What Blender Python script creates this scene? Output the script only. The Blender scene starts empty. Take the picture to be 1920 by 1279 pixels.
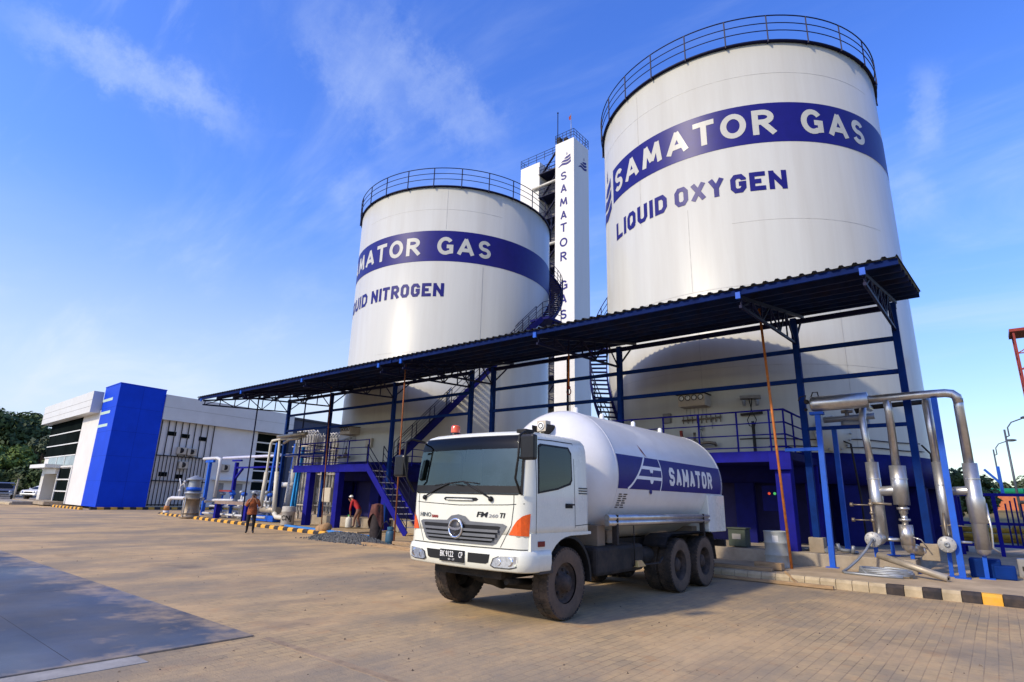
import bpy, bmesh, math, random
from mathutils import Vector, Matrix
random.seed(7)
S = bpy.context.scene
COL = S.collection
rad = math.radians
# ---------------------------------------------------------------- camera, sky, sun
F_PX, PITCH, ROLL, YAW, CAMH = 1074.0, rad(15.4), rad(1.5), rad(39.6), 1.72
cam = bpy.data.objects.new('camera', bpy.data.cameras.new('camera')); COL.objects.link(cam)
cam.data.sensor_width = 36.0; cam.data.lens = F_PX / 1920 * 36.0
cam.data.clip_start = 0.1; cam.data.clip_end = 3000
_F = Vector((-math.sin(YAW)*math.cos(PITCH), math.cos(YAW)*math.cos(PITCH), math.sin(PITCH)))
_R0 = Vector((math.cos(YAW), math.sin(YAW), 0)); _U0 = _R0.cross(_F)
_R = math.cos(ROLL)*_R0 + math.sin(ROLL)*_U0; _U = -math.sin(ROLL)*_R0 + math.cos(ROLL)*_U0
_m = Matrix((_R, _U, -_F)).transposed().to_4x4(); _m.translation = (0, 0, CAMH)
cam.matrix_world = _m
S.camera = cam

SUN_AZ, SUN_EL = rad(-164), rad(35)          # azimuth from +Y towards +X
sdir = Vector((math.sin(SUN_AZ)*math.cos(SUN_EL), math.cos(SUN_AZ)*math.cos(SUN_EL), math.sin(SUN_EL)))
W = bpy.data.worlds.new('World'); S.world = W; W.use_nodes = True
nt = W.node_tree; nt.nodes.clear()
def N(t, **k):
    n = nt.nodes.new(t)
    for a, b in k.items(): setattr(n, a, b)
    return n
L = lambda a, b: nt.links.new(a, b)
def MATH(op, a, b=None, c=None, clamp=False):
    n = N('ShaderNodeMath', operation=op); n.use_clamp = clamp
    for i, v in enumerate((a, b, c)):
        if v is None: continue
        if isinstance(v, (int, float)): n.inputs[i].default_value = v
        else: L(v, n.inputs[i])
    return n.outputs[0]
sky = N('ShaderNodeTexSky', sky_type='NISHITA'); sky.sun_disc = False
sky.sun_elevation = SUN_EL; sky.sun_rotation = SUN_AZ
sky.air_density = 1.15; sky.dust_density = 0.7; sky.ozone_density = 3.0; sky.altitude = 50
hs = N('ShaderNodeHueSaturation'); hs.inputs['Saturation'].default_value = 1.30; hs.inputs['Value'].default_value = 2.05
hs.inputs['Hue'].default_value = 0.521
L(sky.outputs[0], hs.inputs['Color'])
tc = N('ShaderNodeTexCoord'); sx = N('ShaderNodeSeparateXYZ'); L(tc.outputs['Generated'], sx.inputs[0])
vr = N('ShaderNodeMapRange'); vr.interpolation_type = 'SMOOTHSTEP'; vr.inputs[1].default_value = -.02; vr.inputs[2].default_value = .50; vr.inputs[3].default_value = 1.12; vr.inputs[4].default_value = 2.0
L(sx.outputs[2], vr.inputs[0]); L(vr.outputs[0], hs.inputs['Value'])
den = MATH('ADD', MATH('MAXIMUM', sx.outputs[2], 0.0), 0.18)
cb = N('ShaderNodeCombineXYZ'); L(MATH('DIVIDE', sx.outputs[0], den), cb.inputs[0]); L(MATH('DIVIDE', sx.outputs[1], den), cb.inputs[1])
def wisps(scale, rot, stretch, lo, hi, loc, dist):
    mp = N('ShaderNodeMapping'); mp.inputs['Rotation'].default_value = (0, 0, rot); mp.inputs['Scale'].default_value = (1, stretch, 1); mp.inputs['Location'].default_value = loc
    L(cb.outputs[0], mp.inputs[0])
    nz = N('ShaderNodeTexNoise'); nz.inputs['Scale'].default_value = scale; nz.inputs['Detail'].default_value = 9; nz.inputs['Roughness'].default_value = 0.6; nz.inputs['Distortion'].default_value = dist
    L(mp.outputs[0], nz.inputs['Vector'])
    mr = N('ShaderNodeMapRange'); mr.interpolation_type = 'SMOOTHSTEP'; mr.inputs[1].default_value = lo; mr.inputs[2].default_value = hi
    L(nz.outputs[0], mr.inputs[0]); return mr.outputs[0]
w1 = wisps(0.75, rad(35), 2.6, 0.44, 0.80, (2.2, 0.6, 0), 0.5)
w2 = wisps(2.2, rad(48), 4.0, 0.50, 0.84, (0.3, 4.1, 0), 0.9)
w3 = wisps(0.5, rad(20), 1.3, 0.45, 0.72, (5.0, 1.0, 2.0), 0.3)
cl = MATH('ADD', MATH('MULTIPLY', w1, 0.75), MATH('MULTIPLY', MATH('MULTIPLY', w2, w3), 0.5), clamp=True)
def streak(n_, t_, ln, m_, wd, st):
    def dot(v):
        d = N('ShaderNodeVectorMath', operation='DOT_PRODUCT'); L(tc.outputs['Generated'], d.inputs[0]); d.inputs[1].default_value = v; return d.outputs['Value']
    nz = N('ShaderNodeTexNoise'); nz.inputs['Scale'].default_value = 11; nz.inputs['Detail'].default_value = 10; nz.inputs['Roughness'].default_value = .70; L(tc.outputs['Generated'], nz.inputs['Vector'])
    ds = MATH('ABSOLUTE', MATH('ADD', dot(n_), MATH('MULTIPLY', MATH('SUBTRACT', nz.outputs[0], .5), wd*3.2)))
    r = N('ShaderNodeMapRange'); r.interpolation_type = 'SMOOTHSTEP'; r.inputs[1].default_value = wd; r.inputs[2].default_value = 0; L(ds, r.inputs[0])
    e = N('ShaderNodeMapRange'); e.interpolation_type = 'SMOOTHSTEP'; e.inputs[1].default_value = ln*1.25; e.inputs[2].default_value = ln*.45; L(MATH('ABSOLUTE', dot(t_)), e.inputs[0])
    f = MATH('MULTIPLY', MATH('MULTIPLY', r.outputs[0], e.outputs[0]), MATH('GREATER_THAN', dot(m_), .2))
    n2 = N('ShaderNodeTexNoise'); n2.inputs['Scale'].default_value = 30; n2.inputs['Detail'].default_value = 10; n2.inputs['Roughness'].default_value = .72; L(tc.outputs['Generated'], n2.inputs['Vector'])
    return MATH('MULTIPLY', MATH('MULTIPLY', f, st), MATH('MULTIPLY_ADD', n2.outputs[0], 1.3, .2))
wsum = None
for s_ in [
    ((-0.546, 0.0387, -0.8369), (0.1713, 0.983, -0.0663), 0.146, (-0.8201, 0.1796, 0.5433), 0.03, 0.75),
    ((-0.744, -0.3974, -0.5372), (-0.0163, 0.8144, -0.5801), 0.121, (-0.668, 0.4228, 0.6124), 0.045, 0.45),
    ((-0.7593, -0.0939, -0.6439), (0.2676, 0.8569, -0.4406), 0.153, (-0.5932, 0.5069, 0.6255), 0.05, 0.5),
    ((-0.9941, -0.0508, 0.096), (-0.1084, 0.5118, -0.8522), 0.062, (0.0058, 0.8576, 0.5143), 0.018, 0.55),
    ((-0.9866, 0.0466, -0.1561), (0.161, 0.4256, -0.8905), 0.048, (-0.0249, 0.9037, 0.4274), 0.03, 0.4),
    ((0.1028, 0.7851, -0.6108), (0.6679, 0.4005, 0.6272), 0.043, (-0.7371, 0.4724, 0.4832), 0.03, 0.4),
]:
    s_ = s_[:4]+(s_[4]*1.5, s_[5]); k = streak(*s_); wsum = k if wsum is None else MATH('ADD', wsum, k)
low = N('ShaderNodeMapRange'); low.inputs[1].default_value = 0.0; low.inputs[2].default_value = 0.46; low.inputs[3].default_value = 1.0; low.inputs[4].default_value = 0.0
low.interpolation_type = 'SMOOTHSTEP'; L(sx.outputs[2], low.inputs[0])
lx = N('ShaderNodeMapRange'); lx.interpolation_type = 'SMOOTHSTEP'; lx.inputs[1].default_value = .05; lx.inputs[2].default_value = -.85; lx.inputs[3].default_value = .22; lx.inputs[4].default_value = 1.25; L(sx.outputs[0], lx.inputs[0])
hz = MATH('MULTIPLY', low.outputs[0], MATH('MULTIPLY', lx.outputs[0], MATH('MULTIPLY_ADD', w3, .5, .72)))
cl2 = MATH('ADD', MATH('ADD', MATH('MULTIPLY', cl, 0.62), MATH('MULTIPLY', wsum, 0.44)), MATH('MULTIPLY', hz, 1.0), clamp=True)
mx = N('ShaderNodeMixRGB'); mx.inputs[2].default_value = (4.4, 5.2, 6.6, 1)
L(cl2, mx.inputs[0]); tn = N('ShaderNodeMixRGB'); tn.blend_type = 'MULTIPLY'; tn.inputs[0].default_value = 1; tn.inputs[2].default_value = (.93,.915,.96,1); L(hs.outputs[0], tn.inputs[1]); L(tn.outputs[0], mx.inputs[1])
bg = N('ShaderNodeBackground'); bg.inputs[1].default_value = 0.145
out = N('ShaderNodeOutputWorld'); L(mx.outputs[0], bg.inputs[0]); L(bg.outputs[0], out.inputs[0])

sl = bpy.data.lights.new('sun', 'SUN'); sl.energy = 3.25; sl.angle = rad(3.0); sl.color = (1.0, 0.87, 0.66)
so = bpy.data.objects.new('sun', sl); COL.objects.link(so); so.rotation_euler = sdir.to_track_quat('Z', 'Y').to_euler(); so.location = (-20, -40, 60)
S.view_settings.view_transform = 'Standard'; S.view_settings.look = 'None'; S.view_settings.gamma = 1; S.view_settings.exposure = 0.2
S.render.engine = 'CYCLES'
# ---------------------------------------------------------------- helpers
class MB:
    def __init__(s): s.v = []; s.f = []; s.s = []
    def add(s, vs, fs, sm=False):
        b = len(s.v); s.v += [tuple(v) for v in vs]
        for f in fs: s.f.append([i+b for i in f]); s.s.append(sm)
        return s
    def box(s, x0, x1, y0, y1, z0, z1):
        return s.add([(x0,y0,z0),(x1,y0,z0),(x1,y1,z0),(x0,y1,z0),(x0,y0,z1),(x1,y0,z1),(x1,y1,z1),(x0,y1,z1)],
                     [(3,2,1,0),(4,5,6,7),(0,1,5,4),(1,2,6,5),(2,3,7,6),(3,0,4,7)])
    def bar(s, p, q, w=.1, h=None, up=(0,0,1)):
        h = h or w; p = Vector(p); q = Vector(q); d = (q-p).normalized(); u = Vector(up)
        if abs(d.dot(u)) > .95: u = Vector((0,1,0))
        a = d.cross(u).normalized(); b = a.cross(d)
        vs = [o+a*i*w/2+b*j*h/2 for o in (p,q) for i,j in ((-1,-1),(1,-1),(1,1),(-1,1))]
        return s.add(vs, [(0,1,2,3),(7,6,5,4),(0,4,5,1),(1,5,6,2),(2,6,7,3),(3,7,4,0)])
    def tube(s, pts, r, n=8, closed=False, radii=None):
        pts = [Vector(p) for p in pts]; m = len(pts); vs = []; prev = None
        for i, p in enumerate(pts):
            if closed: d = pts[(i+1)%m]-pts[i-1]
            else: d = pts[min(i+1,m-1)]-pts[max(i-1,0)]
            d.normalize()
            if prev is None:
                u = Vector((0,0,1)) if abs(d.z) < .9 else Vector((0,1,0))
                a = d.cross(u).normalized()
            else:
                a = (prev-d*prev.dot(d)).normalized()
            prev = a; b = d.cross(a); rr = radii[i] if radii else r
            if not closed and 0 < i < m-1:
                c = (pts[i]-pts[i-1]).normalized().dot((pts[i+1]-pts[i]).normalized()); rr = rr/max(.75, math.sqrt(max(.1,(1+c)/2)))
            vs += [p+(a*math.cos(2*math.pi*k/n)+b*math.sin(2*math.pi*k/n))*rr for k in range(n)]
        fs = []
        for i in range(m if closed else m-1):
            j = (i+1)%m
            fs += [(i*n+k, j*n+k, j*n+(k+1)%n, i*n+(k+1)%n) for k in range(n)]
        s.add(vs, [f[::-1] for f in fs], True)
        if not closed:
            s.add(vs[:n], [tuple(range(n))]); s.add(vs[-n:], [tuple(range(n))[::-1]])
        return s
    def lathe(s, prof, c=(0,0,0), ax=(0,0,1), n=24, sm=True, a0=0, a1=360):
        ax = Vector(ax).normalized(); u = Vector((0,0,1)) if abs(ax.z) < .9 else Vector((1,0,0))
        a = ax.cross(u).normalized(); b = ax.cross(a); c = Vector(c); full = abs(a1-a0) >= 360
        m = n if full else n+1; vs = []
        for r, h in prof:
            for k in range(m):
                t = rad(a0+(a1-a0)*k/n); vs.append(c+ax*h+(a*math.cos(t)+b*math.sin(t))*r)
        fs = []
        for i in range(len(prof)-1):
            for k in range(n):
                k2 = (k+1)%m
                fs.append((i*m+k, i*m+k2, (i+1)*m+k2, (i+1)*m+k))
        return s.add(vs, fs, sm)
    def cyl(s, p, q, r, n=16, r2=None):
        p = Vector(p); q = Vector(q); h = (q-p).length; r2 = r if r2 is None else r2
        s.lathe([(r,0),(r2,h)], p, q-p, n); s.lathe([(0,0),(r,0)], p, q-p, n, False); s.lathe([(r2,h),(0,h)], p, q-p, n, False)
        return s
    def prism(s, poly, fn, d0, d1):
        n = len(poly)
        s.add([fn(a,b,d0) for a,b in poly]+[fn(a,b,d1) for a,b in poly],
              [tuple(range(n)), tuple(range(2*n-1,n-1,-1))]+[(i,i+n,(i+1)%n+n,(i+1)%n) for i in range(n)])
        return s
    def flat(s, vf, fn):
        return s.add([fn(a,b) for a,b in vf[0]], vf[1])
    def grid(s, fn, us, vs, sm=True):
        nu, nv = len(us), len(vs)
        return s.add([fn(u,v) for v in vs for u in us], [(j*nu+i, j*nu+i+1, (j+1)*nu+i+1, (j+1)*nu+i) for j in range(nv-1) for i in range(nu-1)], sm)
    def sphere(s, c, r, n=12, m=8, sq=(1,1,1)):
        c = Vector(c); vs = []; 
        for j in range(m+1):
            t = math.pi*j/m
            for k in range(n):
                p = 2*math.pi*k/n; vs.append(c+Vector((r*sq[0]*math.sin(t)*math.cos(p), r*sq[1]*math.sin(t)*math.sin(p), r*sq[2]*math.cos(t))))
        return s.add(vs, [(j*n+k, (j+1)*n+k, (j+1)*n+(k+1)%n, j*n+(k+1)%n) for j in range(m) for k in range(n)], True)
    def build(s, name, mat, parent=None, bevel=0, fix=True, **tags):
        me = bpy.data.meshes.new(name); me.from_pydata(s.v, [], s.f)
        me.polygons.foreach_set('use_smooth', s.s); me.materials.append(mat)
        if fix:
            bm = bmesh.new(); bm.from_mesh(me); bmesh.ops.remove_doubles(bm, verts=bm.verts, dist=1e-5)
            bmesh.ops.recalc_face_normals(bm, faces=bm.faces); bm.to_mesh(me); bm.free()
        me.update()
        o = bpy.data.objects.new(name, me); COL.objects.link(o)
        if parent: attach(o, parent)
        if bevel:
            b = o.modifiers.new('bevel', 'BEVEL'); b.width = bevel; b.segments = 2; b.limit_method = 'ANGLE'; b.angle_limit = rad(40)
        for k, v in tags.items(): o[k] = v
        return o
WORLD = {}
def attach(o, p):
    o.parent = p
    o.matrix_parent_inverse = Matrix.Translation(-Vector(WORLD.get(p.name, (0,0,0))))
def thing(name, label, cat, loc=(0,0,0), group=None):
    o = bpy.data.objects.new(name, None); COL.objects.link(o); o.location = loc; o.empty_display_size = .2
    WORLD[o.name] = tuple(loc); o['label'] = label; o['category'] = cat
    if group: o['group'] = group
    return o
def tag(o, label, cat, group=None):
    o['label'] = label; o['category'] = cat
    if group: o['group'] = group
    return o
def copy_tree(o, parent=None):
    c = o.copy(); COL.objects.link(c)
    if parent: c.parent = parent
    for ch in list(o.children): copy_tree(ch, c)
    return c
# ---------------------------------------------------------------- materials
MATS = {}
def pm(name, col, rough=.5, metal=0.0, var=.12, scale=3.0, bump=0.0, bscale=30, dirt=None, dirt_amt=.0, dscale=1.2, coat=0, stretch=(1,1,1), spec=.3):
    if name in MATS: return MATS[name]
    m = bpy.data.materials.new(name); MATS[name] = m; m.use_nodes = True; t = m.node_tree; b = t.nodes['Principled BSDF']
    b.inputs['Roughness'].default_value = rough; b.inputs['Metallic'].default_value = metal; b.inputs['Coat Weight'].default_value = coat; b.inputs['Coat Roughness'].default_value = .08
    b.inputs['Specular IOR Level'].default_value = spec
    tc = t.nodes.new('ShaderNodeTexCoord'); mp = t.nodes.new('ShaderNodeMapping'); mp.inputs['Scale'].default_value = stretch
    t.links.new(tc.outputs['Object'], mp.inputs[0])
    nz = t.nodes.new('ShaderNodeTexNoise'); nz.inputs['Scale'].default_value = scale; nz.inputs['Detail'].default_value = 6; nz.inputs['Roughness'].default_value = .65
    t.links.new(mp.outputs[0], nz.inputs['Vector'])
    mr = t.nodes.new('ShaderNodeMapRange'); mr.inputs[1].default_value = .3; mr.inputs[2].default_value = .7; mr.inputs[3].default_value = 1-var; mr.inputs[4].default_value = 1+var*.5
    t.links.new(nz.outputs[0], mr.inputs[0])
    mul = t.nodes.new('ShaderNodeMixRGB'); mul.blend_type = 'MULTIPLY'; mul.inputs[0].default_value = 1; mul.inputs[1].default_value = (*col, 1)
    t.links.new(mr.outputs[0], mul.inputs[2]); res = mul.outputs[0]
    if dirt:
        n2 = t.nodes.new('ShaderNodeTexNoise'); n2.inputs['Scale'].default_value = dscale; n2.inputs['Detail'].default_value = 8; n2.inputs['Roughness'].default_value = .7
        t.links.new(mp.outputs[0], n2.inputs['Vector'])
        r2 = t.nodes.new('ShaderNodeMapRange'); r2.inputs[1].default_value = .42; r2.inputs[2].default_value = .72; r2.inputs[4].default_value = dirt_amt
        t.links.new(n2.outputs[0], r2.inputs[0])
        x = t.nodes.new('ShaderNodeMixRGB'); x.inputs[2].default_value = (*dirt, 1); t.links.new(r2.outputs[0], x.inputs[0]); t.links.new(res, x.inputs[1]); res = x.outputs[0]
        r3 = t.nodes.new('ShaderNodeMapRange'); r3.inputs[3].default_value = rough; r3.inputs[4].default_value = min(1, rough+.3); t.links.new(r2.outputs[0], r3.inputs[0]); t.links.new(r3.outputs[0], b.inputs['Roughness'])
    t.links.new(res, b.inputs['Base Color'])
    if bump:
        n3 = t.nodes.new('ShaderNodeTexNoise'); n3.inputs['Scale'].default_value = bscale; n3.inputs['Detail'].default_value = 5
        t.links.new(tc.outputs['Object'], n3.inputs['Vector'])
        bp = t.nodes.new('ShaderNodeBump'); bp.inputs['Strength'].default_value = bump; bp.inputs['Distance'].default_value = .02
        t.links.new(n3.outputs[0], bp.inputs['Height']); t.links.new(bp.outputs[0], b.inputs['Normal'])
    return m
DUST = (.30, .20, .12)
M_white = pm('white_paint', (.76,.75,.70), .32, var=.05, dirt=(.55,.48,.38), dirt_amt=.12, coat=.3)
M_truck = pm('truck_white', (.72,.72,.61), .26, var=.03, dirt=(.5,.43,.33), dirt_amt=.16, dscale=2.5, coat=.5)
M_vessel = pm('vessel_white', (.70,.69,.66), .30, var=.05, dirt=(.5,.42,.33), dirt_amt=.2, dscale=1.0, coat=.3)
M_navy = pm('navy_paint', (.010,.008,.15), .42, var=.15, spec=.25)
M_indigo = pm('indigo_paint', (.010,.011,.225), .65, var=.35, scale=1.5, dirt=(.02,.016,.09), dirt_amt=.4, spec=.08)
M_indigoD = pm('indigo_shade', (.006,.008,.11), .6, var=.3, dirt=(.012,.012,.04), dirt_amt=.35, spec=.10)  # darker copy of the indigo paint, with the shaded tone in its colour
M_steelblue = pm('steel_blue_paint', (.003,.027,.16), .7, var=.3, dirt=(.012,.012,.02), dirt_amt=.35, spec=.07)
M_gutter = pm('gutter_paint', (.002,.013,.09), .7, var=.3, dirt=(.012,.012,.02), dirt_amt=.35, spec=.07)
M_brightblue = pm('bright_blue_paint', (.003,.085,.50), .5, var=.2, dirt=(.02,.05,.16), dirt_amt=.3)
M_skyblue = pm('sky_blue_pipe', (.02,.22,.60), .4, var=.2, dirt=DUST, dirt_amt=.3)
M_rail = pm('dark_navy_rail', (.004,.005,.035), .55, var=.2, spec=.2)
M_black = pm('black_rubber', (.012,.012,.012), .6, var=.3)
M_blackgloss = pm('black_plastic', (.014,.014,.015), .3, var=.2)
M_tyre = pm('tyre_rubber', (.028,.024,.020), .85, var=.3, dirt=(.16,.11,.075), dirt_amt=.75, dscale=4, bump=.2)
M_tyreside = pm('tyre_sidewall_dust', (.11,.08,.057), .9, var=.3, dirt=(.16,.11,.075), dirt_amt=.8, dscale=5)
M_rim = pm('wheel_rim', (.035,.028,.024), .7, var=.4, dirt=(.15,.10,.07), dirt_amt=.6, dscale=6)
M_chassis = pm('chassis_black', (.016,.015,.015), .7, var=.4, dirt=(.09,.065,.045), dirt_amt=.6, dscale=3)
M_glass = pm('dark_glass', (.006,.008,.009), .10, var=.1, spec=.12)
M_wind = pm('windshield_glass', (.016,.030,.028), .05, var=.4, scale=1.2, spec=.42)
M_windtop = pm('windshield_tint', (.035,.035,.038), .12, var=.2, coat=.2)
M_windlow = pm('windshield_lower_band', (.008,.011,.014), .1, var=.2, coat=.5)
M_chrome = pm('chrome', (.75,.75,.76), .12, 1.0, var=.05)
M_stain = pm('stainless_steel', (.60,.575,.54), .30, .85, var=.18, scale=6, dirt=(.25,.19,.13), dirt_amt=.35, dscale=2.5, bump=.05, bscale=12)
M_clad = pm('aluminium_cladding', (.52,.52,.515), .36, .85, var=.15, scale=5, dirt=(.25,.22,.18), dirt_amt=.35, dscale=3)
M_cream = pm('cream_pipe', (.62,.60,.52), .45, var=.15, dirt=(.3,.22,.13), dirt_amt=.35)
M_whpipe = pm('white_pipe', (.58,.585,.59), .4, var=.1, dirt=(.4,.33,.25), dirt_amt=.3)
M_grille = pm('grille_grey', (.20,.205,.21), .35, .5, var=.1)
M_grilled = pm('grille_dark', (.05,.05,.055), .4, .3, var=.1)
M_orange = pm('orange_lens', (.75,.10,.010), .15, var=.2, scale=20, coat=1)
M_lens = pm('headlamp_lens', (.55,.58,.60), .08, .6, var=.4, scale=18, coat=1)
M_red = pm('red_paint', (.24,.018,.010), .45, var=.2)
M_rust = pm('rust', (.30,.095,.03), .8, var=.5, scale=10, dirt=(.10,.04,.02), dirt_amt=.6)
M_orangep = pm('orange_rusty_pole', (.52,.16,.03), .6, var=.4, scale=8, dirt=(.16,.05,.02), dirt_amt=.5)
M_conc = pm('concrete', (.36,.30,.22), .9, var=.3, scale=2, bump=.2, dirt=(.20,.145,.09), dirt_amt=.6)
M_kblk = pm('kerb_black', (.025,.022,.024), .7, var=.4, dirt=DUST, dirt_amt=.2, dscale=4)
M_kyel = pm('kerb_yellow', (.72,.36,.03), .65, var=.2, dirt=(.4,.28,.13), dirt_amt=.5, dscale=4)
M_kdirt = pm('kerb_bare', (.50,.40,.25), .9, var=.3, dirt=(.2,.15,.09), dirt_amt=.5, bump=.2)
M_bwall = pm('building_white', (.68,.67,.64), .6, var=.06, scale=.8, dirt=(.5,.46,.4), dirt_amt=.2, dscale=.5)
M_bgrey = pm('building_fascia', (.56,.56,.56), .35, .2, var=.08, scale=.6, dirt=(.4,.38,.34), dirt_amt=.25, dscale=.4)
M_bblue = pm('building_blue', (.002,.05,.56), .5, var=.12, scale=.7, spec=.12)
M_slate = pm('slate_wall', (.06,.072,.11), .7, var=.12, scale=.5)
M_roof = pm('roof_sheet', (.055,.062,.072), .5, .2, var=.25, dirt=(.06,.045,.03), dirt_amt=.5)
M_wood = pm('weathered_timber', (.36,.24,.13), .85, var=.4, scale=3, stretch=(1,8,8), bump=.3)
M_grey = pm('grey_box', (.25,.24,.225), .55, var=.2)
M_beige = pm('beige_box', (.52,.46,.36), .5, var=.15, dirt=(.3,.22,.14), dirt_amt=.3)
M_brass = pm('brass_valve', (.27,.22,.16), .45, .6, var=.4)
M_drum = pm('drum_grey_green', (.34,.37,.35), .5, var=.15, dirt=(.25,.19,.13), dirt_amt=.5)
M_yellow = pm('yellow_pipe', (.66,.45,.06), .45, var=.2, dirt=DUST, dirt_amt=.3)
M_green = pm('green_pipe', (.012,.22,.11), .4, var=.15)
M_galv = pm('galvanised', (.30,.32,.34), .5, .5, var=.2)
M_brick = pm('red_wall', (.55,.17,.07), .8, var=.25)
M_bark = pm('bark', (.09,.065,.045), .9, var=.4)
def leafmat(name, a, b):
    m = pm(name, a, .7, var=.55, scale=1.2, dirt=b, dirt_amt=.8, dscale=.35); return m
M_leafD = leafmat('leaf_dark', (.045,.075,.022), (.09,.125,.035))
M_leafM = leafmat('leaf_mid', (.11,.17,.03), (.21,.26,.055))
M_leafF = leafmat('leaf_far', (.07,.095,.045), (.11,.135,.06))
# ---------------------------------------------------------------- ground
def paver_material():
    m = bpy.data.materials.new('block_paving'); m.use_nodes = True; t = m.node_tree; b = t.nodes['Principled BSDF']; l = t.links.new
    def n(ty, **k):
        x = t.nodes.new(ty)
        for a, c in k.items(): setattr(x, a, c)
        return x
    tc = n('ShaderNodeTexCoord'); mp = n('ShaderNodeMapping'); mp.inputs['Rotation'].default_value = (0,0,rad(90)); l(tc.outputs['Object'], mp.inputs[0])
    wob = n('ShaderNodeTexNoise'); wob.inputs['Scale'].default_value = .5; l(tc.outputs['Object'], wob.inputs['Vector'])
    vm = n('ShaderNodeVectorMath', operation='MULTIPLY_ADD'); vm.inputs[1].default_value = (.05,.05,0); l(wob.outputs['Color'], vm.inputs[0]); l(mp.outputs[0], vm.inputs[2])
    br = n('ShaderNodeTexBrick'); br.inputs['Scale'].default_value = 1; br.inputs['Brick Width'].default_value = .25; br.inputs['Row Height'].default_value = .125
    br.inputs['Mortar Size'].default_value = .006; br.inputs['Mortar Smooth'].default_value = .35; br.inputs['Bias'].default_value = -.1
    br.inputs['Color1'].default_value = (.43,.305,.155,1); br.inputs['Color2'].default_value = (.305,.23,.132,1); br.inputs['Mortar'].default_value = (.18,.13,.08,1)
    l(vm.outputs[0], br.inputs['Vector'])
    def noise(sc, det, lo, hi, a, c, st=(1,1,1), rough=.6):
        q = n('ShaderNodeMapping'); q.inputs['Scale'].default_value = st; l(tc.outputs['Object'], q.inputs[0])
        z = n('ShaderNodeTexNoise'); z.inputs['Scale'].default_value = sc; z.inputs['Detail'].default_value = det; z.inputs['Roughness'].default_value = rough; l(q.outputs[0], z.inputs['Vector'])
        r = n('ShaderNodeMapRange'); r.inputs[1].default_value = lo; r.inputs[2].default_value = hi; r.inputs[3].default_value = a; r.inputs[4].default_value = c; l(z.outputs[0], r.inputs[0]); return r.outputs[0]
    def mix(f, a, col, mode='MIX'):
        x = n('ShaderNodeMixRGB', blend_type=mode); 
        if isinstance(f, float): x.inputs[0].default_value = f
        else: l(f, x.inputs[0])
        l(a, x.inputs[1])
        if isinstance(col, tuple): x.inputs[2].default_value = (*col, 1)
        else: l(col, x.inputs[2])
        return x.outputs[0]
    c = br.outputs[0]
    # dusty film that hides the joints; more of it away from the driven lane in front
    sp = n('ShaderNodeSeparateXYZ'); l(tc.outputs['Object'], sp.inputs[0])
    far = n('ShaderNodeMapRange'); far.inputs[1].default_value = -6.5; far.inputs[2].default_value = -13; l(sp.outputs[0], far.inputs[0])
    d1 = noise(.55, 10, .40, .60, .0, 1.0, (1,.8,1), .72)
    add = n('ShaderNodeMath', operation='MULTIPLY_ADD'); l(far.outputs[0], add.inputs[0]); add.inputs[1].default_value = .30; l(d1, add.inputs[2])
    sc2 = n('ShaderNodeMath', operation='MULTIPLY'); sc2.inputs[1].default_value = .84; sc2.use_clamp = True; l(add.outputs[0], sc2.inputs[0])
    c = mix(sc2.outputs[0], c, (.545,.368,.182))
    c = mix(noise(.9, 10, .50, .70, 0, .55, (1,.3,1), .72), c, (.20,.155,.115))          # tyre streaks along the lane
    c = mix(noise(2.6, 8, .56, .74, 0, .55), c, (.47,.25,.10))                            # reddish soil
    c = mix(noise(.30, 10, .46, .60, 0, .85, (1,.6,1), .7), c, (.255,.205,.14))
    c = mix(noise(7, 6, .62, .72, 0, .55), c, (.12,.085,.055))
    c = mix(noise(.45, 9, .55, .78, 0, .7, (1.6,.5,1), .68), c, (.58,.41,.22))      # swept sand drifts
    c = mix(noise(.7, 6, .60, .80, 0, .75, (.8,1,1), .6), c, (.14,.105,.08))         # oil and damp stains
    c = mix(noise(18, 4, .3, .7, 0, .35), c, (.17,.13,.10), 'MULTIPLY') if False else c
    l(c, b.inputs['Base Color']); b.inputs['Roughness'].default_value = .88; b.inputs['Specular IOR Level'].default_value = .25
    fn = n('ShaderNodeTexNoise'); fn.inputs['Scale'].default_value = 45; fn.inputs['Detail'].default_value = 4; l(tc.outputs['Object'], fn.inputs['Vector'])
    hh = n('ShaderNodeMath', operation='MULTIPLY_ADD'); l(br.outputs['Fac'], hh.inputs[0]); hh.inputs[1].default_value = -1.0; l(fn.outputs[0], hh.inputs[2])
    bp = n('ShaderNodeBump'); bp.inputs['Strength'].default_value = .5; bp.inputs['Distance'].default_value = .012; l(hh.outputs[0], bp.inputs['Height']); l(bp.outputs[0], b.inputs['Normal'])
    return m
M_pave = paver_material()
M_dirt = pm('dirt_ground', (.24,.185,.105), .95, var=.4, scale=.6, dirt=(.09,.11,.03), dirt_amt=.8, dscale=.15)
M_lawn = pm('lawn_grass', (.055,.085,.018), .95, var=.5, scale=6, bump=.6, bscale=40, dirt=(.15,.13,.05), dirt_amt=.5)
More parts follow.
